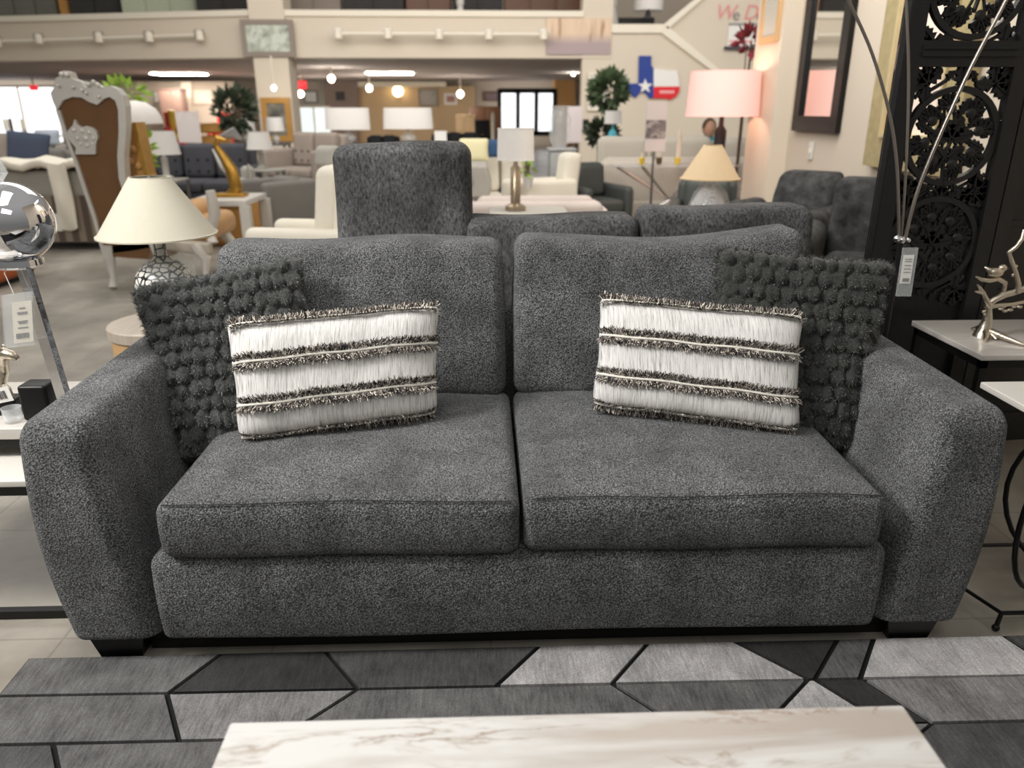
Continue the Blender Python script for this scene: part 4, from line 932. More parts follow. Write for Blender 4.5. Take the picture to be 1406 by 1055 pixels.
wr = MB().lathe([(R*.28, h+.02), (R*.5, h-.04), (R*.95, h-.10), (R*1.1, R*1.25), (R*1.12, R*.7), (R*.95, .05)], 26, caps=False)
wr.mapv(lambda x, y, z: (x*(1+.10*math.sin(z*85+5*math.atan2(y, x))), y*(1+.08*math.sin(7*math.atan2(y, x)+z*50)), z))
wr.f = [f for f in wr.f if sum(wr.v[i][0] for i in f)/len(f) > -.01]; wr.m = [0]*len(wr.f)
part('plastic_wrap', wr, m_clear, o, 'clear plastic wrap on right side', smooth=60)
# orange ottoman behind the globe
p = gz(-40, 388, 0); o = thing('ottoman', 'burnt orange leather ottoman behind the chrome globe', 'ottoman', (p.x, p.y, 0))
part('cushion', MB().rbox(-.42, .42, -.3, .3, .04, .17, .05, 3, 3), m_orange, o, smooth=80); part('foot', MB().box(-.36, .36, -.24, .24, 0, .045), m_foot, o, smooth=0)

# ================================================================== LEFT NESTING TABLES + objects
def frame_table(name, label, x0, x1, y0, y1, z, tm, th=.028, cat='table', bar=.012, rails=()):
    o = thing(name, label, cat, ((x0+x1)/2, (y0+y1)/2, 0)); w, d = (x1-x0)/2, (y1-y0)/2
    part('tabletop', MB().rbox(-w, w, -d, d, z-th, z, .004), tm, o)
    part('apron', MB().box(-w+.01, w-.01, -d+.01, -d+.01+2*bar, z-th-.03, z-th).box(-w+.01, w-.01, d-.01-2*bar, d-.01, z-th-.03, z-th).box(-w+.01, -w+.01+2*bar, -d+.01, d-.01, z-th-.03, z-th).box(w-.01-2*bar, w-.01, -d+.01, d-.01, z-th-.03, z-th), m_black, o, smooth=0)
    for sx in (-1, 1):
        for sy in (-1, 1):
            cx, cy = sx*(w-.01-bar), sy*(d-.01-bar); part('leg', MB().box(cx-bar, cx+bar, cy-bar, cy+bar, 0, z-th-.03), m_black, o, smooth=0)
    for sy in rails: part('floor_rail', MB().box(-w+.01, w-.01, sy*(d-.01-bar)-bar, sy*(d-.01-bar)+bar, .004, .004+2*bar), m_black, o, smooth=0)
    return o
frame_table('nesting_table', 'taller white marble nesting table with black frame left of sofa', -1.95, -1.17, 2.02, 2.42, .55, m_sidemarble, .035)
frame_table('nesting_table', 'lower white nesting table with black floor rail left of sofa', -1.9, -1.18, 1.88, 2.24, .455, m_white, .02, rails=(-1,))
# chrome globe on a square pole
GP = Vector((-1.225, 2.1, .55)); o = thing('globe_lamp', 'chrome globe lamp on a tall square chrome pole', 'lamp', GP)
cg = at(14, 306, 2.1); gr = .108; dz = cg.z-.55
part('globe', MB().sphere((cg.x-GP.x, 0, dz), gr, 48, 32), m_chrome, o, smooth=180)
part('collar', MB().lathe([(.05, dz-gr-.012), (.062, dz-gr-.004), (.06, dz-gr+.012), (.03, dz-gr+.02)], 28, (cg.x-GP.x, 0, 0)), m_chrome, o)
part('pole', MB().box(-.014, .014, -.014, .014, .012, dz-gr).mapv(lambda x, y, z: (x+(cg.x-GP.x)*z/dz, y, z)), m_chrome, o, smooth=0)
part('foot', MB().rbox(-.05, .05, -.05, .05, 0, .014, .004), m_chrome, o)
part('crystal_finial', MB().lathe([(.012, dz+gr-.004), (.03, dz+gr+.02), (.022, dz+gr+.05), (.006, dz+gr+.075)], 8, (cg.x-GP.x-.01, 0, 0)), m_glass, o, smooth=0)
# acrylic tag hanging on the pole
p = at(25, 430, 2.05); o = thing('tag_holder', 'clear acrylic price holder hanging on the chrome pole', 'price tag', p)
sl = lambda m: m.mapv(lambda x, y, z: (x*math.cos(.12)-z*math.sin(-.16)*1.0, y, z*math.cos(.12)+x*.12))
part('pouch', sl(MB().box(-.042, .042, -.004, .004, -.095, .055)), m_clear, o, smooth=0)
cdm = part('card', sl(MB().box(-.016, .038, -.001, .001, -.085, .03)), M('cream card', (214, 206, 190), .7, 0, .03), o, smooth=0)
b = MB()
for i, (z, w) in enumerate(((.012, .012), (.0, .02), (-.004, .018), (-.025, .02), (-.03, .016), (-.043, .02))): b.box(.012-w*.7, .012+w*.7, -.0025, -.0012, z, z+.0022)
for i in range(9): b.box(-.008+i*.004, -.0056+i*.004, -.0025, -.0012, -.072, -.058)
part('print', sl(b), m_ink, cdm, smooth=0)
part('cord', MB().tube([(0, 0, .055), (-.012, 0, .11), (.008, .02, .15)], .0014, 5), m_paper, o)
# figurine on black bookend with tags
p = gz(22, 566, .55); o = thing('figurine', 'small silver animal figurine on black block beside chrome pole', 'figurine', (p.x, p.y, .55))
part('block', MB().rbox(-.06, .02, -.03, .03, 0, .05, .006), m_black, o)
b = MB().tube([(-.06, 0, .06), (-.03, 0, .09), (-.01, 0, .13), (.0, 0, .17), (.012, -.005, .185), (.035, -.01, .18), (.05, -.012, .17)], [.012, .02, .018, .014, .02, .014, .007], 10)
b.tube([(-.03, 0, .09), (.0, -.01, .075), (.005, -.01, .05)], [.014, .009, .007], 8); b.tube([(-.05, .01, .08), (-.055, .01, .05)], [.012, .008], 8).sphere((.004, .008, .198), (.008, .005, .012), 8, 6).sphere((.004, -.016, .198), (.008, .005, .012), 8, 6)
part('animal', b, m_silver, o, 'silver animal', smooth=80)
tg = part('hang_tag', MB().box(-.045, .025, -.042, -.0405, .048, .092).mapv(lambda x, y, z: (x-(z-.07)*.2, y, z+x*.2)), m_paper, o, 'white barcode tag', smooth=0)
b = MB()
for i in range(11): b.box(-.036+i*.0045, -.0342+i*.0045+(.0012 if i % 3 == 0 else 0), -.0435, -.0421, .058, .082)
part('barcode', b.mapv(lambda x, y, z: (x-(z-.07)*.2, y, z+x*.2)), m_ink, tg, smooth=0)
p = gz(46, 590, .55); q = MB().rbox(-.035, .045, -.02, .05, 0, .108, .01)
q = solo('bookend', q, m_black, 'plain black bookend block between figurine and chrome pole', 'bookend'); q.location = (p.x-.026, 2.09, .55)
p = gz(26, 575, .55); solo('glass_votive', MB().lathe([(.02, 0), (.024, .004), (.026, .045), (.024, .045), (.022, .008)], 20, (p.x, 2.07, .55)), m_glass, 'clear glass votive cup in front of the black bookend', 'candle holder')

# ================================================================== RIGHT: marble table, silver tree, wire table
frame_table('marble_table', 'grey white marble square table with black frame right of sofa', 1.712, 2.36, 2.44, 2.9, .6, m_sidemarble, .022)
p = gz(1362, 462, .6); o = thing('tree_sculpture', 'silver leaf tree sculpture with small bird on marble table', 'sculpture', (p.x, p.y, .6))
def tp(px, py): q = at(px, py, p.y); return Vector((q.x-p.x, rnd.uniform(-.006, .006), q.z-.6))
def branch(mb, pts, rs): mb.tube([tp(*a) for a in pts], [r_*1.45 for r_ in rs], 8)
b = MB(); branch(b, [(1350, 464), (1352, 452), (1355, 440), (1357, 428), (1357, 419)], [.028, .018, .012, .010, .010])
branch(b, [(1357, 419), (1366, 411), (1378, 405), (1392, 402), (1402, 398), (1416, 392), (1430, 388)], [.010, .009, .009, .009, .009, .008, .006])
branch(b, [(1358, 420), (1353, 410), (1351, 402), (1345, 395), (1342, 391)], [.008, .006, .005, .004, .002]); branch(b, [(1350, 402), (1344, 401), (1338, 400)], [.005, .004, .002])
branch(b, [(1377, 404), (1379, 396), (1380, 388), (1370, 383), (1358, 385), (1348, 384), (1340, 380)], [.006, .006, .006, .006, .006, .005, .002])
branch(b, [(1396, 402), (1397, 390), (1394, 374), (1389, 360), (1386, 347), (1395, 339), (1403, 328), (1407, 316)], [.008, .007, .006, .006, .006, .005, .005, .003])
branch(b, [(1360, 422), (1372, 419), (1388, 418), (1406, 414), (1430, 410)], [.006, .006, .005, .005, .004])
for (x, y) in ((1374, 424), (1380, 427), (1386, 425), (1392, 421), (1399, 421), (1378, 421)): q = tp(x, y); b.sphere(q, (.011, .008, .006), 8, 6)
for (x, y) in ((1390, 378), (1387, 348), (1396, 366), (1352, 432), (1350, 428)): b.sphere(tp(x, y), .006, 8, 6)
for (x, y) in ((1335, 452), (1338, 458), (1352, 468), (1368, 466), (1384, 463), (1398, 470), (1406, 474)):
    q = gz(x, y, .606); b.tube([tp(1352, 452), Vector(((q.x-p.x)*.45+tp(1352, 452).x*.55, (q.y-p.y)*.6, .018)), Vector((q.x-p.x, q.y-p.y, .006))], [.014, .010, .006], 8)
part('tree', b, m_silver, o, smooth=80)
q = tp(1367, 374); b = MB().sphere(q, (.030, .018, .019), 16, 10).sphere(q+Vector((.022, 0, .016)), (.016, .014, .014), 12, 8)
b.tube([q+Vector((.034, 0, .016)), q+Vector((.047, 0, .012))], [.006, .001], 8); b.tube([q+Vector((-.02, 0, .004)), q+Vector((-.045, 0, .02))], [.012, .004], 8)
b.tube([q+Vector((0, 0, -.015)), q+Vector((.002, 0, -.03))], .003, 6)
part('bird', b, m_silver, o, 'silver bird', smooth=80)
# white topped table on wire rings
o = thing('accent_table', 'white topped accent table on black wire rings right of sofa', 'table', (1.78, 1.86, 0))
part('tabletop', MB().rbox(-.28, .32, -.26, .26, .6, .62, .004), m_white, o)
b = MB()
hexa = [(-.33, -.11), (-.12, -.11+.0), (.2, -.11), (.33, .02), (.2, .2), (-.2, .2), (-.41, .13)]
hexa = [(-.33, -.11), (.25, -.11), (.36, .05), (.2, .24), (-.2, .24), (-.40, .12)]
part('floor_ring', MB().tube([(x, y, .055) for x, y in hexa], .0065, 8, closed=True), m_black, o)
for x, y in (hexa[0], hexa[1], hexa[3], hexa[4]): part('foot', MB().tube([(x, y, .055), (x*1.03, y*1.05, .012)], [.006, .007], 8).sphere((x*1.03, y*1.05, .010), .011, 8, 6), m_black, o)
for (cx, ry, tl) in ((-.12, .5, .3), (.0, -.6, -.1), (.1, .1, .15)):
    ring = [(cx+.24*math.cos(a)*math.cos(ry), .02+.24*math.cos(a)*math.sin(ry), .325+.27*math.sin(a)) for a in [i/32*2*PI for i in range(32)]]
    part('wire_ring', MB().tube(ring, .0075, 8, closed=True), m_black, o, smooth=60)

# ================================================================== CARVED SCREEN
SY = 3.0
xl_, xr_ = at(1259, 95, SY).x, at(1389, 95, SY).x; ztop2 = at(1300, 93, SY).z; zr0, zr1 = at(1300, 92, SY).z, at(1300, 56, SY).z
o = thing('folding_screen', 'tall black carved wooden folding screen with flower scrollwork', 'screen', ((xl_+xr_)/2, SY, 0))
W2 = (xr_-xl_)/2; R = W2*1.0; TOP = 1.95
def leafp(mb, x, z, ang, ln, wd, y0, y1, teeth=4):
    pts = []; 
    for i in range(teeth+1):
        t_ = i/(teeth+.4); ww = wd*math.sin(PI*min(.97, t_*.8+.14)); pts.append((t_, ww))
        if i < teeth: pts.append((t_+.55/(teeth+.4), ww*.55))
    side = [(a*ln, w) for a, w in pts]; poly = [(0, wd*.12)]+side+[(ln, 0)]+[(a, -w) for a, w in reversed(side)]+[(0, -wd*.12)]
    c, s = math.cos(ang), math.sin(ang); mb.prism([(x+a*c-w*s, z+a*s+w*c) for a, w in poly], y0, y1)
    mb.prism([(x+a*c-w*s, z+a*s+w*c) for a, w in ((ln*.05, .003), (ln*.85, 0.0), (ln*.05, -.003))], y0-.006, y0)
def ring2(mb, cx, cz, r, w, y0, y1, n=40, sx=1.0):
    for i in range(n):
        a, b_ = 2*PI*i/n, 2*PI*(i+1)/n
        mb.prism([(cx+(r-w)*math.cos(a)*sx, cz+(r-w)*math.sin(a)), (cx+r*math.cos(a)*sx, cz+r*math.sin(a)), (cx+r*math.cos(b_)*sx, cz+r*math.sin(b_)), (cx+(r-w)*math.cos(b_)*sx, cz+(r-w)*math.sin(b_))], y0, y1)
def tulip(mb, x, z, ang, s, y0):
    for da, l_, w_ in ((0, 1.0, .34), (.5, .92, .28), (-.5, .92, .28), (.95, .75, .22), (-.95, .75, .22)): leafp(mb, x, z, ang+da, s*l_, s*w_, y0, y0+.02, 1)
    mb.sphere((x, y0, z), (s*.3, .012, s*.3), 10, 6)
def motif(mb, cx, cz, R, y0, flip=1):
    ring2(mb, cx, cz, R*1.02, R*.12, y0-.004, y0+.022)
    mb.tube([(cx, y0+.01, cz-flip*R*.95), (cx-.01, y0+.01, cz-flip*R*.4), (cx+.015, y0+.01, cz+flip*R*.1), (cx, y0+.01, cz+flip*R*.5)], R*.05, 6)
    for i in range(8):
        a = i/8*2*PI+PI/2+.2; q = .62*R; tulip(mb, cx+q*math.cos(a)*.92, cz+q*math.sin(a)*.92, a+.25*(-1)**i, R*.37, y0)
        st_ = [(cx+R*t_*math.cos(a+.5*(1-t_)), y0+.01, cz+R*t_*math.sin(a+.5*(1-t_))) for t_ in (.22, .36, .5, .62)]; mb.tube(st_, R*.035, 6)
    for a in (.25, 1.2, 2.05, 2.95): leafp(mb, cx, cz-flip*R*.05, a, R*.5, R*.2, y0+.002, y0+.018, 4)
    for i in range(8): a = (i+.5)/8*2*PI+PI/2+.2; leafp(mb, cx+.42*R*math.cos(a), cz+.42*R*math.sin(a), a+.3*(-1)**i, R*.42, R*.11, y0+.002, y0+.018, 4)
    for a in (.75, 2.4): leafp(mb, cx, cz-flip*R*.5, a, R*.45, R*.18, y0+.002, y0+.018, 4)
    for sx in (-1, 1):
        for sz in (-1, 1):
            kx, kz = cx+sx*R*.72, cz+sz*R*1.06; a0 = math.atan2(sz, sx)
            mb.tube([(cx+sx*R*.3, y0+.01, cz+sz*R*1.12), (cx+sx*R*.62, y0+.01, cz+sz*R*.92), (kx+sx*R*.02, y0+.01, kz+sz*R*.02), (kx+sx*R*.2, y0+.01, kz-sz*R*.3)], R*.045, 6)
            for da in (-1.5, -.7, .1, .9, 2.4): leafp(mb, kx, kz, a0+da, R*.40, R*.17, y0, y0+.02, 3)
            leafp(mb, cx+sx*R*.3, cz+sz*R*1.12, PI/2*sz+.5*sx*sz, R*.22, R*.09, y0, y0+.02, 2); leafp(mb, cx+sx*R*.98, cz+sz*R*.3, a0, R*.2, R*.07, y0, y0+.02, 2)
    leafp(mb, cx, cz+R*1.02, PI/2, R*.42, R*.2, y0, y0+.02, 3); leafp(mb, cx, cz-R*1.02, -PI/2, R*.2, R*.16, y0, y0+.02, 3)
zc1 = at(1305, 188, SY).z
stile = .06
fr = MB().box(-W2-stile, -W2, -.015, .03, 0, TOP).box(W2, W2+stile, -.015, .03, 0, TOP)
part('frame', fr, m_screen, o, smooth=0)
for m_ in (MB().box(-W2, W2, -.015, .03, zr0, zr1).box(-W2, W2, -.024, -.015, zr0+.035, zr0+.05).box(-W2, W2, -.022, -.015, zr0+.06, zr0+.07), MB().box(-W2, W2, -.015, .03, 0, .1), MB().box(-W2, W2, -.015, .03, TOP-.06, TOP)): part('rail', m_, m_screen, o, smooth=0)
zl1 = zr0-2*R*1.16; zlow = zl1

b = MB(); motif(b, 0, zc1, R, 0.0); part('carved_panel', b, m_screen, o, smooth=30)
b = MB(); motif(b, 0, zr1+R*1.03, R, 0.0, -1); part('carved_panel', b, m_screen, o, smooth=30)
zc2 = zc1-2.25*R; b = MB(); motif(b, 0, zc2, R, 0.0); b.prism([(-W2, .1), (W2, .1), (W2, zc2+R*1.12), (-W2, zc2+R*1.12)], .012, .02); part('carved_panel', b, m_screen, o, smooth=30)
# two further leaves, turned away
for sx, ang in ((-1, 2.03), (1, .12)):
    lf = bpy.data.objects.new('side_leaf', None)
    mb = MB().box(0, stile, -.015, .03, 0, TOP).box(.5, .5+stile, -.015, .03, 0, TOP).box(stile, .5, -.015, .03, TOP-.06, TOP).box(stile, .5, -.015, .03, zr0, zr1).box(stile, .5, .0, .015, 0, TOP-.05)
    for i in range(6): mb.box(stile, .5, -.008, 0, .12+.28*i, .14+.28*i)
    x0 = sx*(W2+stile+.004)
    if sx > 0: mb.mapv(lambda x, y, z: (x0+x*math.cos(ang)-y*math.sin(ang), x*math.sin(ang)+y*math.cos(ang), z))
    else: mb.mapv(lambda x, y, z: (x0-(x*math.cos(ang)-y*math.sin(ang)), x*math.sin(ang)+y*math.cos(ang), z))
    bpy.data.objects.remove(lf); part('side_leaf', mb, m_screen, o, smooth=0)
# branching arc lamp between the sofa and the screen
p = at(1238, 330, 2.62); o = thing('arc_lamp', 'thin three armed metal floor lamp before the black screen', 'lamp', (p.x, 2.62, 0))
zc = p.z; lp_ = lambda px, py, dy=0: (lambda q: (q.x-p.x, dy, q.z))(at(px, py, 2.62))
part('base', MB().lathe([(.14, 0), (.14, .018), (.02, .03)], 24), m_black, o); part('pole', MB().lathe([(.009, .02), (.009, zc)], 10), m_black, o)
part('clasp', MB().sphere((0, 0, zc), .014, 10, 8).sphere((-.02, -.005, zc+.005), .012, 10, 8).sphere((.022, -.003, zc), .009, 10, 8), m_chrome, o)
m_pewter = M('pewter rod', (150, 143, 136), .3, .9, .1)
part('arm', MB().tube(smooth_pts([(-.01, 0, zc), lp_(1232, 235), lp_(1222, 160), lp_(1198, 75), lp_(1165, 0), lp_(1145, -45)]), .0055, 8), m_pewter, o, smooth=60)
part('arm', MB().tube(smooth_pts([(.0, .005, zc), lp_(1246, 235, .01), lp_(1252, 100, .02), lp_(1249, -45, .03)]), .0045, 8), m_pewter, o, smooth=60)
part('arm', MB().tube(smooth_pts([(.008, -.005, zc), lp_(1262, 250, -.01), lp_(1320, 110, -.02), lp_(1374, 0, -.03), lp_(1392, -45, -.03)]), .006, 8), m_pewter, o, smooth=60)
p2 = at(1246, 368, 2.56); t2 = thing('tag_holder', 'clear acrylic price holder hanging from the three armed lamp', 'price tag', p2)
sh2 = lambda m: m.mapv(lambda x, y, z: (x-z*.03, y, z))
part('pouch', sh2(MB().box(-.026, .026, -.004, .004, -.10, .07)), m_clear, t2, smooth=0)
cdm = part('card', sh2(MB().box(-.020, .017, -.001, .001, -.055, .045)), m_paper, t2, smooth=0)
b = MB()
for z in (.03, .022, .008, -.004, -.016): b.box(-.013, .011, -.0026, -.0012, z, z+.002)
for i in range(7): b.box(-.012+i*.0034, -.010+i*.0034, -.0026, -.0012, -.048, -.036)
part('print', sh2(b), m_ink, cdm, smooth=0)

# ================================================================== THE GREY SOFA
o = thing('sofa', 'large grey boucle two seat sofa in the foreground', 'sofa', (0, 0, 0))
XL0, XL1, XR0, XR1 = -1.109, -.873, 1.052, 1.287; YF, YB = 1.68, 2.64
def lerp(a, b, t): return a+(b-a)*t
def armfn(outer, inner_b, inner_t, outer_t):
    def fn(x, y, z):   # x in 0..1 (0 outer)
        t = max(0, min(1, (z-.09)/(.665-.09))); ts = t*t*(3-2*t)*.5+t*.5
        xi = lerp(inner_b, inner_t, ts); xo = lerp(outer, outer_t, math.sin(t*PI)*.35+t*.65)
        bulge = .012*math.sin(min(1, max(0, t))*PI)
        yy = y
        if y < 1.9: yy = y-.012*math.sin(t*PI)*(1.9-y)/.22
        zz = z
        if z > .45: zz = z+(.032+(y-1.68)*.024)*(z-.45)/.215
        f = x
        return (lerp(xo, xi, f)+(-bulge if outer < 0 else bulge)*(1-f), yy, zz)
    return fn
def arm(outer, inner_b, inner_t, outer_t):
    m = MB(); wd = .235
    g = armfn(outer, inner_b, inner_t, outer_t)
    m.rbox(0, wd, YF, YB, .05, .668, .05, 6, (4, 14, 10), lambda x, y, z: g(x/wd, y, max(z, .085)))
    if outer > 0: m.f = [tuple(reversed(f)) for f in m.f]
    return m
part('arm', arm(XL0, XL1, -.955, -1.136), m_boucle, o, smooth=180)
part('arm', arm(XR1, XR0, 1.135, 1.308), m_boucle, o, smooth=180)
part('front_rail', MB().rbox(XL1+.004, XR0-.004, YF-.004, YF+.26, .06, .330, .036, 5, (20, 3, 4), lambda x, y, z: (x, y-.010*math.sin(max(0, z-.085)/.245*PI) if y < YF+.1 else y, max(.085, z)+.004*math.sin(x*5))), m_boucle, o, smooth=180)
part('plinth', MB().box(XL1-.06, XR0+.06, YF+.07, YB, .0, .10), m_foot, o, 'black recessed plinth', smooth=0)
part('seat_deck', MB().box(XL1-.02, XR0+.02, YF+.2, YB-.05, .1, .315), m_boucle, o, smooth=0)
def seatcush(x0, x1, dz):
    cx, hx = (x0+x1)/2, (x1-x0)/2; y0, y1 = YF-.012, 2.47
    def fn(x, y, z):
        u = (x-cx)/hx; v = (y-(y0+y1)/2)/((y1-y0)/2); t = (z-.325)/.165
        crown = .022*(1-u**4)*(1-v**4)*(t if t > .5 else 0)
        fb = -.012*math.sin(max(0, min(1, t))*PI) if v < -.85 else 0
        return (x, y+fb, z+crown+dz*(u*.5)+.003*math.sin(x*11+y*7))
    return MB().rbox(x0, x1, y0, y1, .325, .487, .034, 5, (16, 14, 3), fn)
m_seam = M('dark seam thread', (46, 47, 47), .95, 0, .1)
for (xa, xb) in ((-.826, .077), (.087, 1.012)):
    q = part('seat_cushion', seatcush(xa, xb, -.004), m_boucle, o, smooth=180)
    pts = [(lerp(xa+.02, xb-.02, i/30), YF-.012+.0060, .4832+.0042*(1-abs(i/15-1)**4)-.004*(i/15-1)*.5+.003*math.sin(lerp(xa+.02, xb-.02, i/30)*11+YF*7)) for i in range(31)]
    part('seam', MB().tube(pts, .0016, 6), m_seam, q)
def backcush(x0, x1, topfn, zt):
    cx, hx = (x0+x1)/2, (x1-x0)/2; z0 = .472
    def fn(x, y, z):
        u = (x-cx)/hx; t = (z-z0)/(zt-z0); front = max(0, min(1, (2.6-y)/.2))
        puff = .045*(1-abs(u)**3)*math.sin(max(0, min(1, t*.92+.04))*PI)*front
        zz = z+topfn(u)*max(0, t)**2
        wr = .004*math.sin(x*19+z*9)*math.sin(z*15+x*4)*front
        return (cx+hx*u*(1-.05*max(0, t-.6)), y-puff+wr+(z-z0)*.24, zz)
    return MB().rbox(x0, x1, 2.40, 2.60, z0, zt, .048, 5, (18, 3, 12), fn)
part('back_cushion', backcush(-.905, .064, lambda u: .006*math.sin(u*5)-.012*max(0, -u), .985), m_boucle, o, smooth=180)
part('back_cushion', backcush(.090, 1.085, lambda u: (.030*max(0, u)**2-.010*math.cos(u*3.2)), .985), m_boucle, o, smooth=180)
part('back_frame', MB().rbox(XL0+.03, XR1-.03, 2.56, 2.74, .085, .74, .05, 3, 2), m_boucle, o, smooth=80)
for (x, y, sx) in ((-1.0, 1.76, -1), (1.17, 1.76, 1), (-1.0, 2.58, -1), (1.17, 2.58, 1)):
    m = MB().box(-.075, .075, -.055, .055, 0, .088).mapv(lambda a, b, c: (x+a*(.72+.28*c/.088)-sx*.0, y+b*(.8+.2*c/.088), c)); part('foot', m, m_foot, o, 'black tapered foot', smooth=0)

# ================================================================== PILLOWS
class Pillow:
    def __init__(s, bl, br, tr, tl, T, pinch=.05, sag=0.0):
        s.bl, s.br, s.tr, s.tl = map(Vector, (bl, br, tr, tl)); s.T = T; s.pinch = pinch
        s.n = ((s.br-s.bl).cross(s.tl-s.bl)).normalized()
        if s.n.y > 0: s.n = -s.n
    def S(s, u, v, side=1, extra=0.0):
        a, b = u*2-1, v*2-1
        a2 = a*(1-s.pinch*(1-b*b)-.022*b**10); b2 = b*(1-s.pinch*(1-a*a)*.8-.045*a**12); U, V = (a2+1)/2, (b2+1)/2
        p = s.bl*(1-U)*(1-V)+s.br*U*(1-V)+s.tr*U*V+s.tl*(1-U)*V
        k = (max(0, 1-a**4)*max(0, 1-b**4))**.42
        return p+s.n*(side*s.T*k+extra*(side))
    def N(s, u, v, side=1):
        e_ = .01; du = s.S(min(1, u+e_), v, side)-s.S(max(0, u-e_), v, side); dv = s.S(u, min(1, v+e_), side)-s.S(u, max(0, v-e_), side)
        n = du.cross(dv)*(1 if side > 0 else -1)
        n = n.normalized() if n.length > 1e-9 else s.n
        return n if n.dot(s.n*side) > 0 else -n
    def mesh(s, nu, nv, hfn=None):
        mb = MB(); vs = []; fs = []; idx = {}
        for side in (1, -1):
            for j in range(nv+1):
                for i in range(nu+1):
                    edge = i in (0, nu) or j in (0, nv)
                    if edge and side < 0: continue
                    u, v = i/nu, j/nv; p = s.S(u, v, side)
                    if hfn: p = p+s.N(u, v, side)*hfn(u, v)
                    idx[(i, j, side)] = len(vs); vs.append(p)
                    if edge: idx[(i, j, -1)] = idx[(i, j, 1)]
            for j in range(nv):
                for i in range(nu):
                    q = [idx[(i, j, side)], idx[(i+1, j, side)], idx[(i+1, j+1, side)], idx[(i, j+1, side)]]; fs.append(tuple(q) if side > 0 else tuple(reversed(q)))
        return mb.add(vs, fs)
def furpillow(label, pl, m1, m2, w, h, cell, seed):
    r_ = random.Random(seed); nx, ny = round(w/cell), round(h/cell*1.0)
    cs = [((i+.5+.5*(j % 2)*.9+r_.uniform(-.16, .16))/(nx+.4), (j+.5+r_.uniform(-.14, .14))/ny, r_.uniform(.75, 1.15)) for j in range(ny) for i in range(nx)]
    grid = {}
    for k, (a, b_, _) in enumerate(cs): grid.setdefault((int(a*nx), int(b_*ny)), []).append(k)
    def hf(u, v):
        best = 0; gi, gj = int(u*nx), int(v*ny)
        for di in (-1, 0, 1):
            for dj in (-1, 0, 1):
                for k in grid.get((gi+di, gj+dj), ()):
                    a, b_, s_ = cs[k]; dx, dy = (u-a)*w/(cell*.53), (v-b_)*h/(cell*.62); d2 = dx*dx+dy*dy
                    if d2 < 1: best = max(best, s_*math.sqrt(1-d2*d2)*(.78-.34*dy+.12*math.sin(k*2.3+dx*3)))
        return .028*best*min(1, 12*min(u, 1-u, v, 1-v)+.45)
    c = (pl.bl+pl.br)/2
    o = thing('throw_pillow', label, 'pillow', c); N_ = 120
    mb = pl.mesh(N_, N_, hf); mb.mapv(lambda x, y, z: (x-c.x, y-c.y, z-c.z)); part('cover', mb, m1, o, smooth=180)
    fb = MB(); n = 0
    pos, dirs, ls = [], [], []
    for _ in range(34000):
        u, v = r_.random(), r_.random(); hgt = hf(u, v); nn = pl.N(u, v); p_ = pl.S(u, v)+nn*(hgt-.001)-c
        d = (nn*.55+Vector((r_.uniform(-.45, .45), r_.uniform(-.4, .4), r_.uniform(-1.3, .1)))).normalized(); pos.append(p_); dirs.append(d); ls.append(r_.uniform(.005, .013))
    # tufts round the rim
    for _ in range(4200):
        e_ = r_.randrange(4); t_ = r_.random(); u, v = ((t_, 0), (t_, 1), (0, t_), (1, t_))[e_]; out = (pl.S(u, v)-(pl.S(.5, .5)+pl.S(.5, .5, -1))/2).normalized()
        pos.append(pl.S(u, v)-c); dirs.append((out+Vector((r_.uniform(-.9, .9), r_.uniform(-.9, .9), r_.uniform(-.9, .9)))).normalized()); ls.append(r_.uniform(.010, .024))
    fb.blades(pos, dirs, ls, .0011, lambda: 1 if rnd.random() < .34 else 0)
    part('fur_pile', fb, [m1, m2], o, smooth=0); return o
def P3(px, py, Y): return at(px, py, Y)
furpillow('dark tufted fur pillow leaning on the left arm of sofa', Pillow(P3(252, 632, 2.10), P3(446, 640, 2.20), P3(412, 352, 2.42), P3(180, 398, 2.34), .085, .05), m_fur, m_fur_glint, .46, .46, .039, 3)
furpillow('dark tufted fur pillow leaning at the right arm of sofa', Pillow(P3(972, 612, 2.20), P3(1172, 618, 2.10), P3(1228, 362, 2.32), P3(984, 340, 2.42), .085, .05), m_fur2, m_fur2_glint, .46, .46, .039, 5)
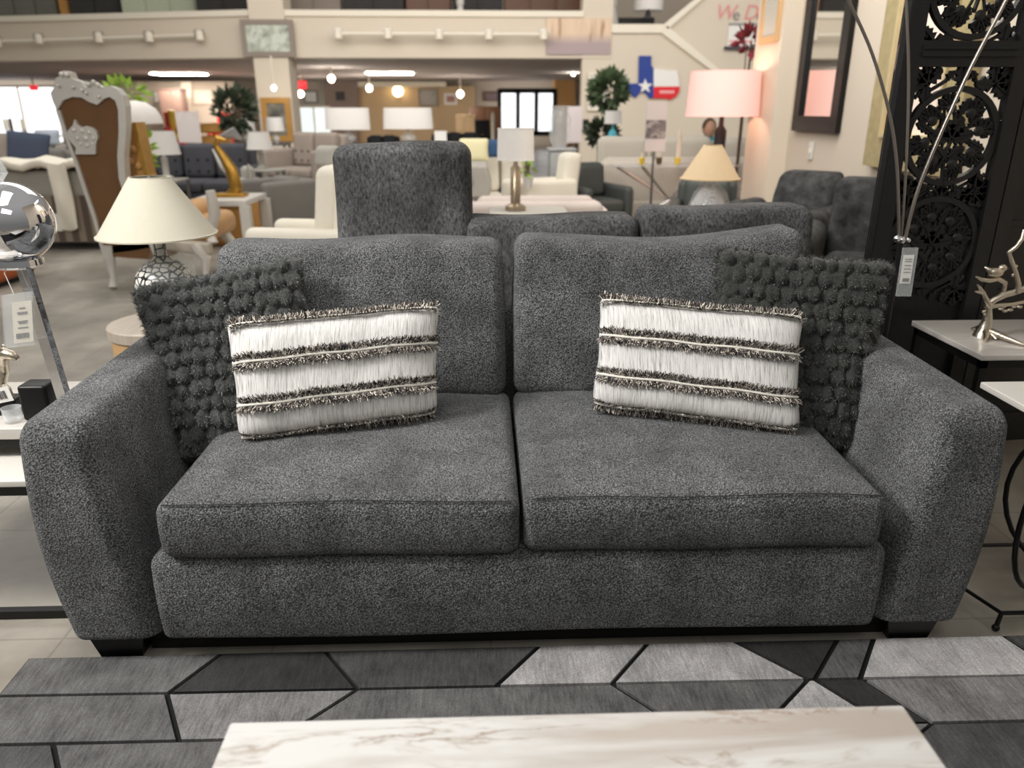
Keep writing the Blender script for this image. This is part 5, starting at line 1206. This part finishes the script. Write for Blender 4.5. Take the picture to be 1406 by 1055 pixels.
def stripepillow(label, pl, rows, seed):
    r_ = random.Random(seed); c = (pl.bl+pl.br)/2; o = thing('lumbar_pillow', label, 'pillow', c)
    hf = lambda u, v: .003*math.sin(u*23+v*5)*math.sin(v*9+u*4)
    mb = pl.mesh(60, 36, hf); mb.mapv(lambda x, y, z: (x-c.x, y-c.y, z-c.z)); part('cover', mb, m_woven, o, 'ivory woven cover', smooth=180)
    for (v, sgn) in rows:
        cord = [pl.S(.012+.976*i/50, min(.995, max(.005, v+.004*math.sin(i*.35+seed))), 1)+pl.N(.02+.96*i/50, min(.97, max(.03, v)))*.004-c for i in range(51)]
        fb = MB()
        fb.tube(cord, .0034, 6, 3)
        for _ in range(3000):
            t_ = r_.random(); i = min(49, int(t_*50)); q = cord[i].lerp(cord[i+1], t_*50-i); up = (1 if r_.random() < .5 else -1)
            nn = pl.N(.02+.96*t_, min(.97, max(.03, v))); vu = (pl.S(t_, min(1, v+.05))-pl.S(t_, max(0, v-.05))).normalized()
            off = up*r_.uniform(.003, .016); d = (vu*up*r_.uniform(.2, 1.0)+nn*r_.uniform(.25, .9)+Vector((r_.uniform(-.6, .6), 0, r_.uniform(-.2, .2)))).normalized()
            a = q+vu*off; w_ = nn.cross(d)
            if w_.length < 1e-6: continue
            w_ = w_.normalized()*.0011; l_ = r_.uniform(.009, .02); k = r_.random(); fb.add([a-w_, a+w_, a+d*l_+w_*.7, a+d*l_-w_*.7], [(0, 1, 2, 3)], 0 if k < .46 else (1 if k < .78 else 2))
        part('fringe_band', fb, [m_fr_d, m_fr_m, m_fr_l, m_cord], o, 'black and cream fringe band', smooth=0)
    return o
rows = [(.985, 1), (.655, 1), (.285, 1), (.012, -1)]
stripepillow('white fringed lumbar pillow in front of left dark fur pillow', Pillow(P3(328, 606, 2.02), P3(600, 568, 2.16), P3(604, 420, 2.30), P3(309, 446, 2.14), .066, .025), rows, 1)
stripepillow('white fringed lumbar pillow in front of right dark fur pillow', Pillow(P3(812, 556, 2.18), P3(1098, 594, 2.03), P3(1104, 434, 2.16), P3(822, 410, 2.30), .062, .035), rows, 2)

# ================================================================== RUG AND COFFEE TABLE
g1 = rugmat('rug mid grey', .03, .15); g2 = rugmat('rug near black', .003, .034, .35); g3 = rugmat('rug dark grey', .015, .085, .1); g4 = rugmat('rug light grey', .17, .46, .2); g5 = rugmat('rug lightest grey', .24, .52); g6 = rugmat('rug medium light grey', .06, .25, .5)
m_rugk = M('black rug channel', (10, 10, 10), .95, 0, .1)
rug = MB(); ra = gz(43, 905, .008); RX0, RX1, RY1 = -1.245, 1.9, 1.712
rug.box(RX0, RX1, -.3, RY1, .0005, .006, 0)
def g2d(px, py): q = gz(px, py, .012); return (q.x, q.y)
def rp(pts, mi, shrink=.0048):
    q = [g2d(*a) for a in pts]; q = [(max(RX0+.004, min(RX1, x)), min(RY1-.004, y)) for x, y in q]
    n = len(q); ar = sum(q[i][0]*q[(i+1) % n][1]-q[(i+1) % n][0]*q[i][1] for i in range(n))
    if ar < 0: q = q[::-1]
    out = []
    for i in range(n):
        p0, p1, p2 = Vector(q[i-1]), Vector(q[i]), Vector(q[(i+1) % n]); e1, e2 = (p1-p0), (p2-p1)
        if e1.length < 1e-6 or e2.length < 1e-6: out.append(tuple(p1)); continue
        e1.normalize(); e2.normalize(); n1, n2 = Vector((-e1.y, e1.x)), Vector((-e2.y, e2.x)); m_ = (n1+n2)
        m_ = m_/max(.35, m_.dot(n1)) if m_.length > 1e-6 else n1; out.append(tuple(p1+m_*shrink))
    rug.slab(out, .004, .014, mi)
A = lambda x: (x, 958-30*x/1406); B = lambda x: (x, 1024.5-33.5*x/1406)
T0 = lambda x: (x, 904-(x-45)*.0255)
rp([(-300, 912), T0(305), A(230), A(-300)], 1); rp([T0(307), T0(445), A(490), A(232)], 2); rp([T0(447), T0(740), A(680), A(492)], 3)
rp([T0(742), T0(888), A(839), A(682)], 4); rp([T0(890), T0(1005), A(1109), A(841)], 4); rp([T0(1007), T0(1148), A(1118), A(1110)], 2); rp([T0(1150), T0(1197), A(1180), A(1119)], 1)
rp([T0(1199), T0(1372), (1410, 896), (1440, 914), A(1480), A(1182)], 5); rp([T0(1374), T0(1700), (1700, 920), (1440, 910), (1412, 894)], 3)
rp([A(-300), A(228), B(245), B(-300)], 1); rp([A(230), A(490), B(384), B(247)], 6); rp([A(492), A(839), B(936), B(386)], 1); rp([A(841), A(1108), B(1048), B(938)], 1); rp([A(1110), A(1117), B(1216), B(1050)], 4)
rp([A(1119), A(1183), B(1278), B(1218)], 2); rp([A(1185), A(1700), B(1700), B(1280)], 6)
C_ = lambda x: (x, 1105-36*x/1406)
rp([B(-300), B(72), C_(88), C_(-300)], 3); rp([B(74), B(420), C_(560), C_(90)], 1); rp([B(422), B(1278), C_(1180), C_(562)], 6); rp([B(1280), B(1750), C_(1750), C_(1182)], 3)
D_ = lambda x: (x, 1300-36*x/1406)
rp([C_(-200), C_(700), D_(560), D_(-200)], 6); rp([C_(702), C_(1700), D_(1700), D_(562)], 1)
solo('area_rug', rug, [m_rugk, g1, g2, g3, g4, g5, g6], 'geometric grey and black area rug in front of the sofa', 'rug', None, 0)
o = thing('coffee_table', 'white marble coffee table with beige veins at bottom of frame', 'table', (.134, .6, .014))
part('tabletop', MB().rbox(-.565, .565, -.42, .40, .405, .436, .006, 3), m_tablemarble, o)
for sx in (-1, 1):
    for sy in (-1, 1): part('leg', MB().rbox(sx*.5-.03, sx*.5+.03, sy*.34-.03, sy*.34+.03, 0, .405, .005), m_black, o)

# repeats of one kind share a group
for key, grp in (('dark tufted fur pillow', 'dark fur pillows on the sofa'), ('white fringed lumbar pillow', 'fringed lumbar pillows on the sofa'), ('dark grey recliner', 'dark grey recliners by the right wall'),
                 ('lit red exit sign', 'lit exit signs'), ('striped cushion', 'striped back cushions'), ('striped back cushion', 'striped back cushions'), ('yellow glass cup', 'yellow cups on the console'),
                 ('wide white shaded lamps', 'pair of wide lamps'), ('dark green grey', 'dark green grey armchairs'), ('on upper floor', 'goods on the upper floor'), ('on the upper floor', 'goods on the upper floor'),
                 ('acrylic price holder', 'acrylic price holders'), ('tufted sofa', 'tufted sofas'), ('small white lamp', 'small white lamps')):
    for ob in bpy.data.objects:
        if ob.parent is None and key in ob.get('label', '') and 'group' not in ob: ob['group'] = grp
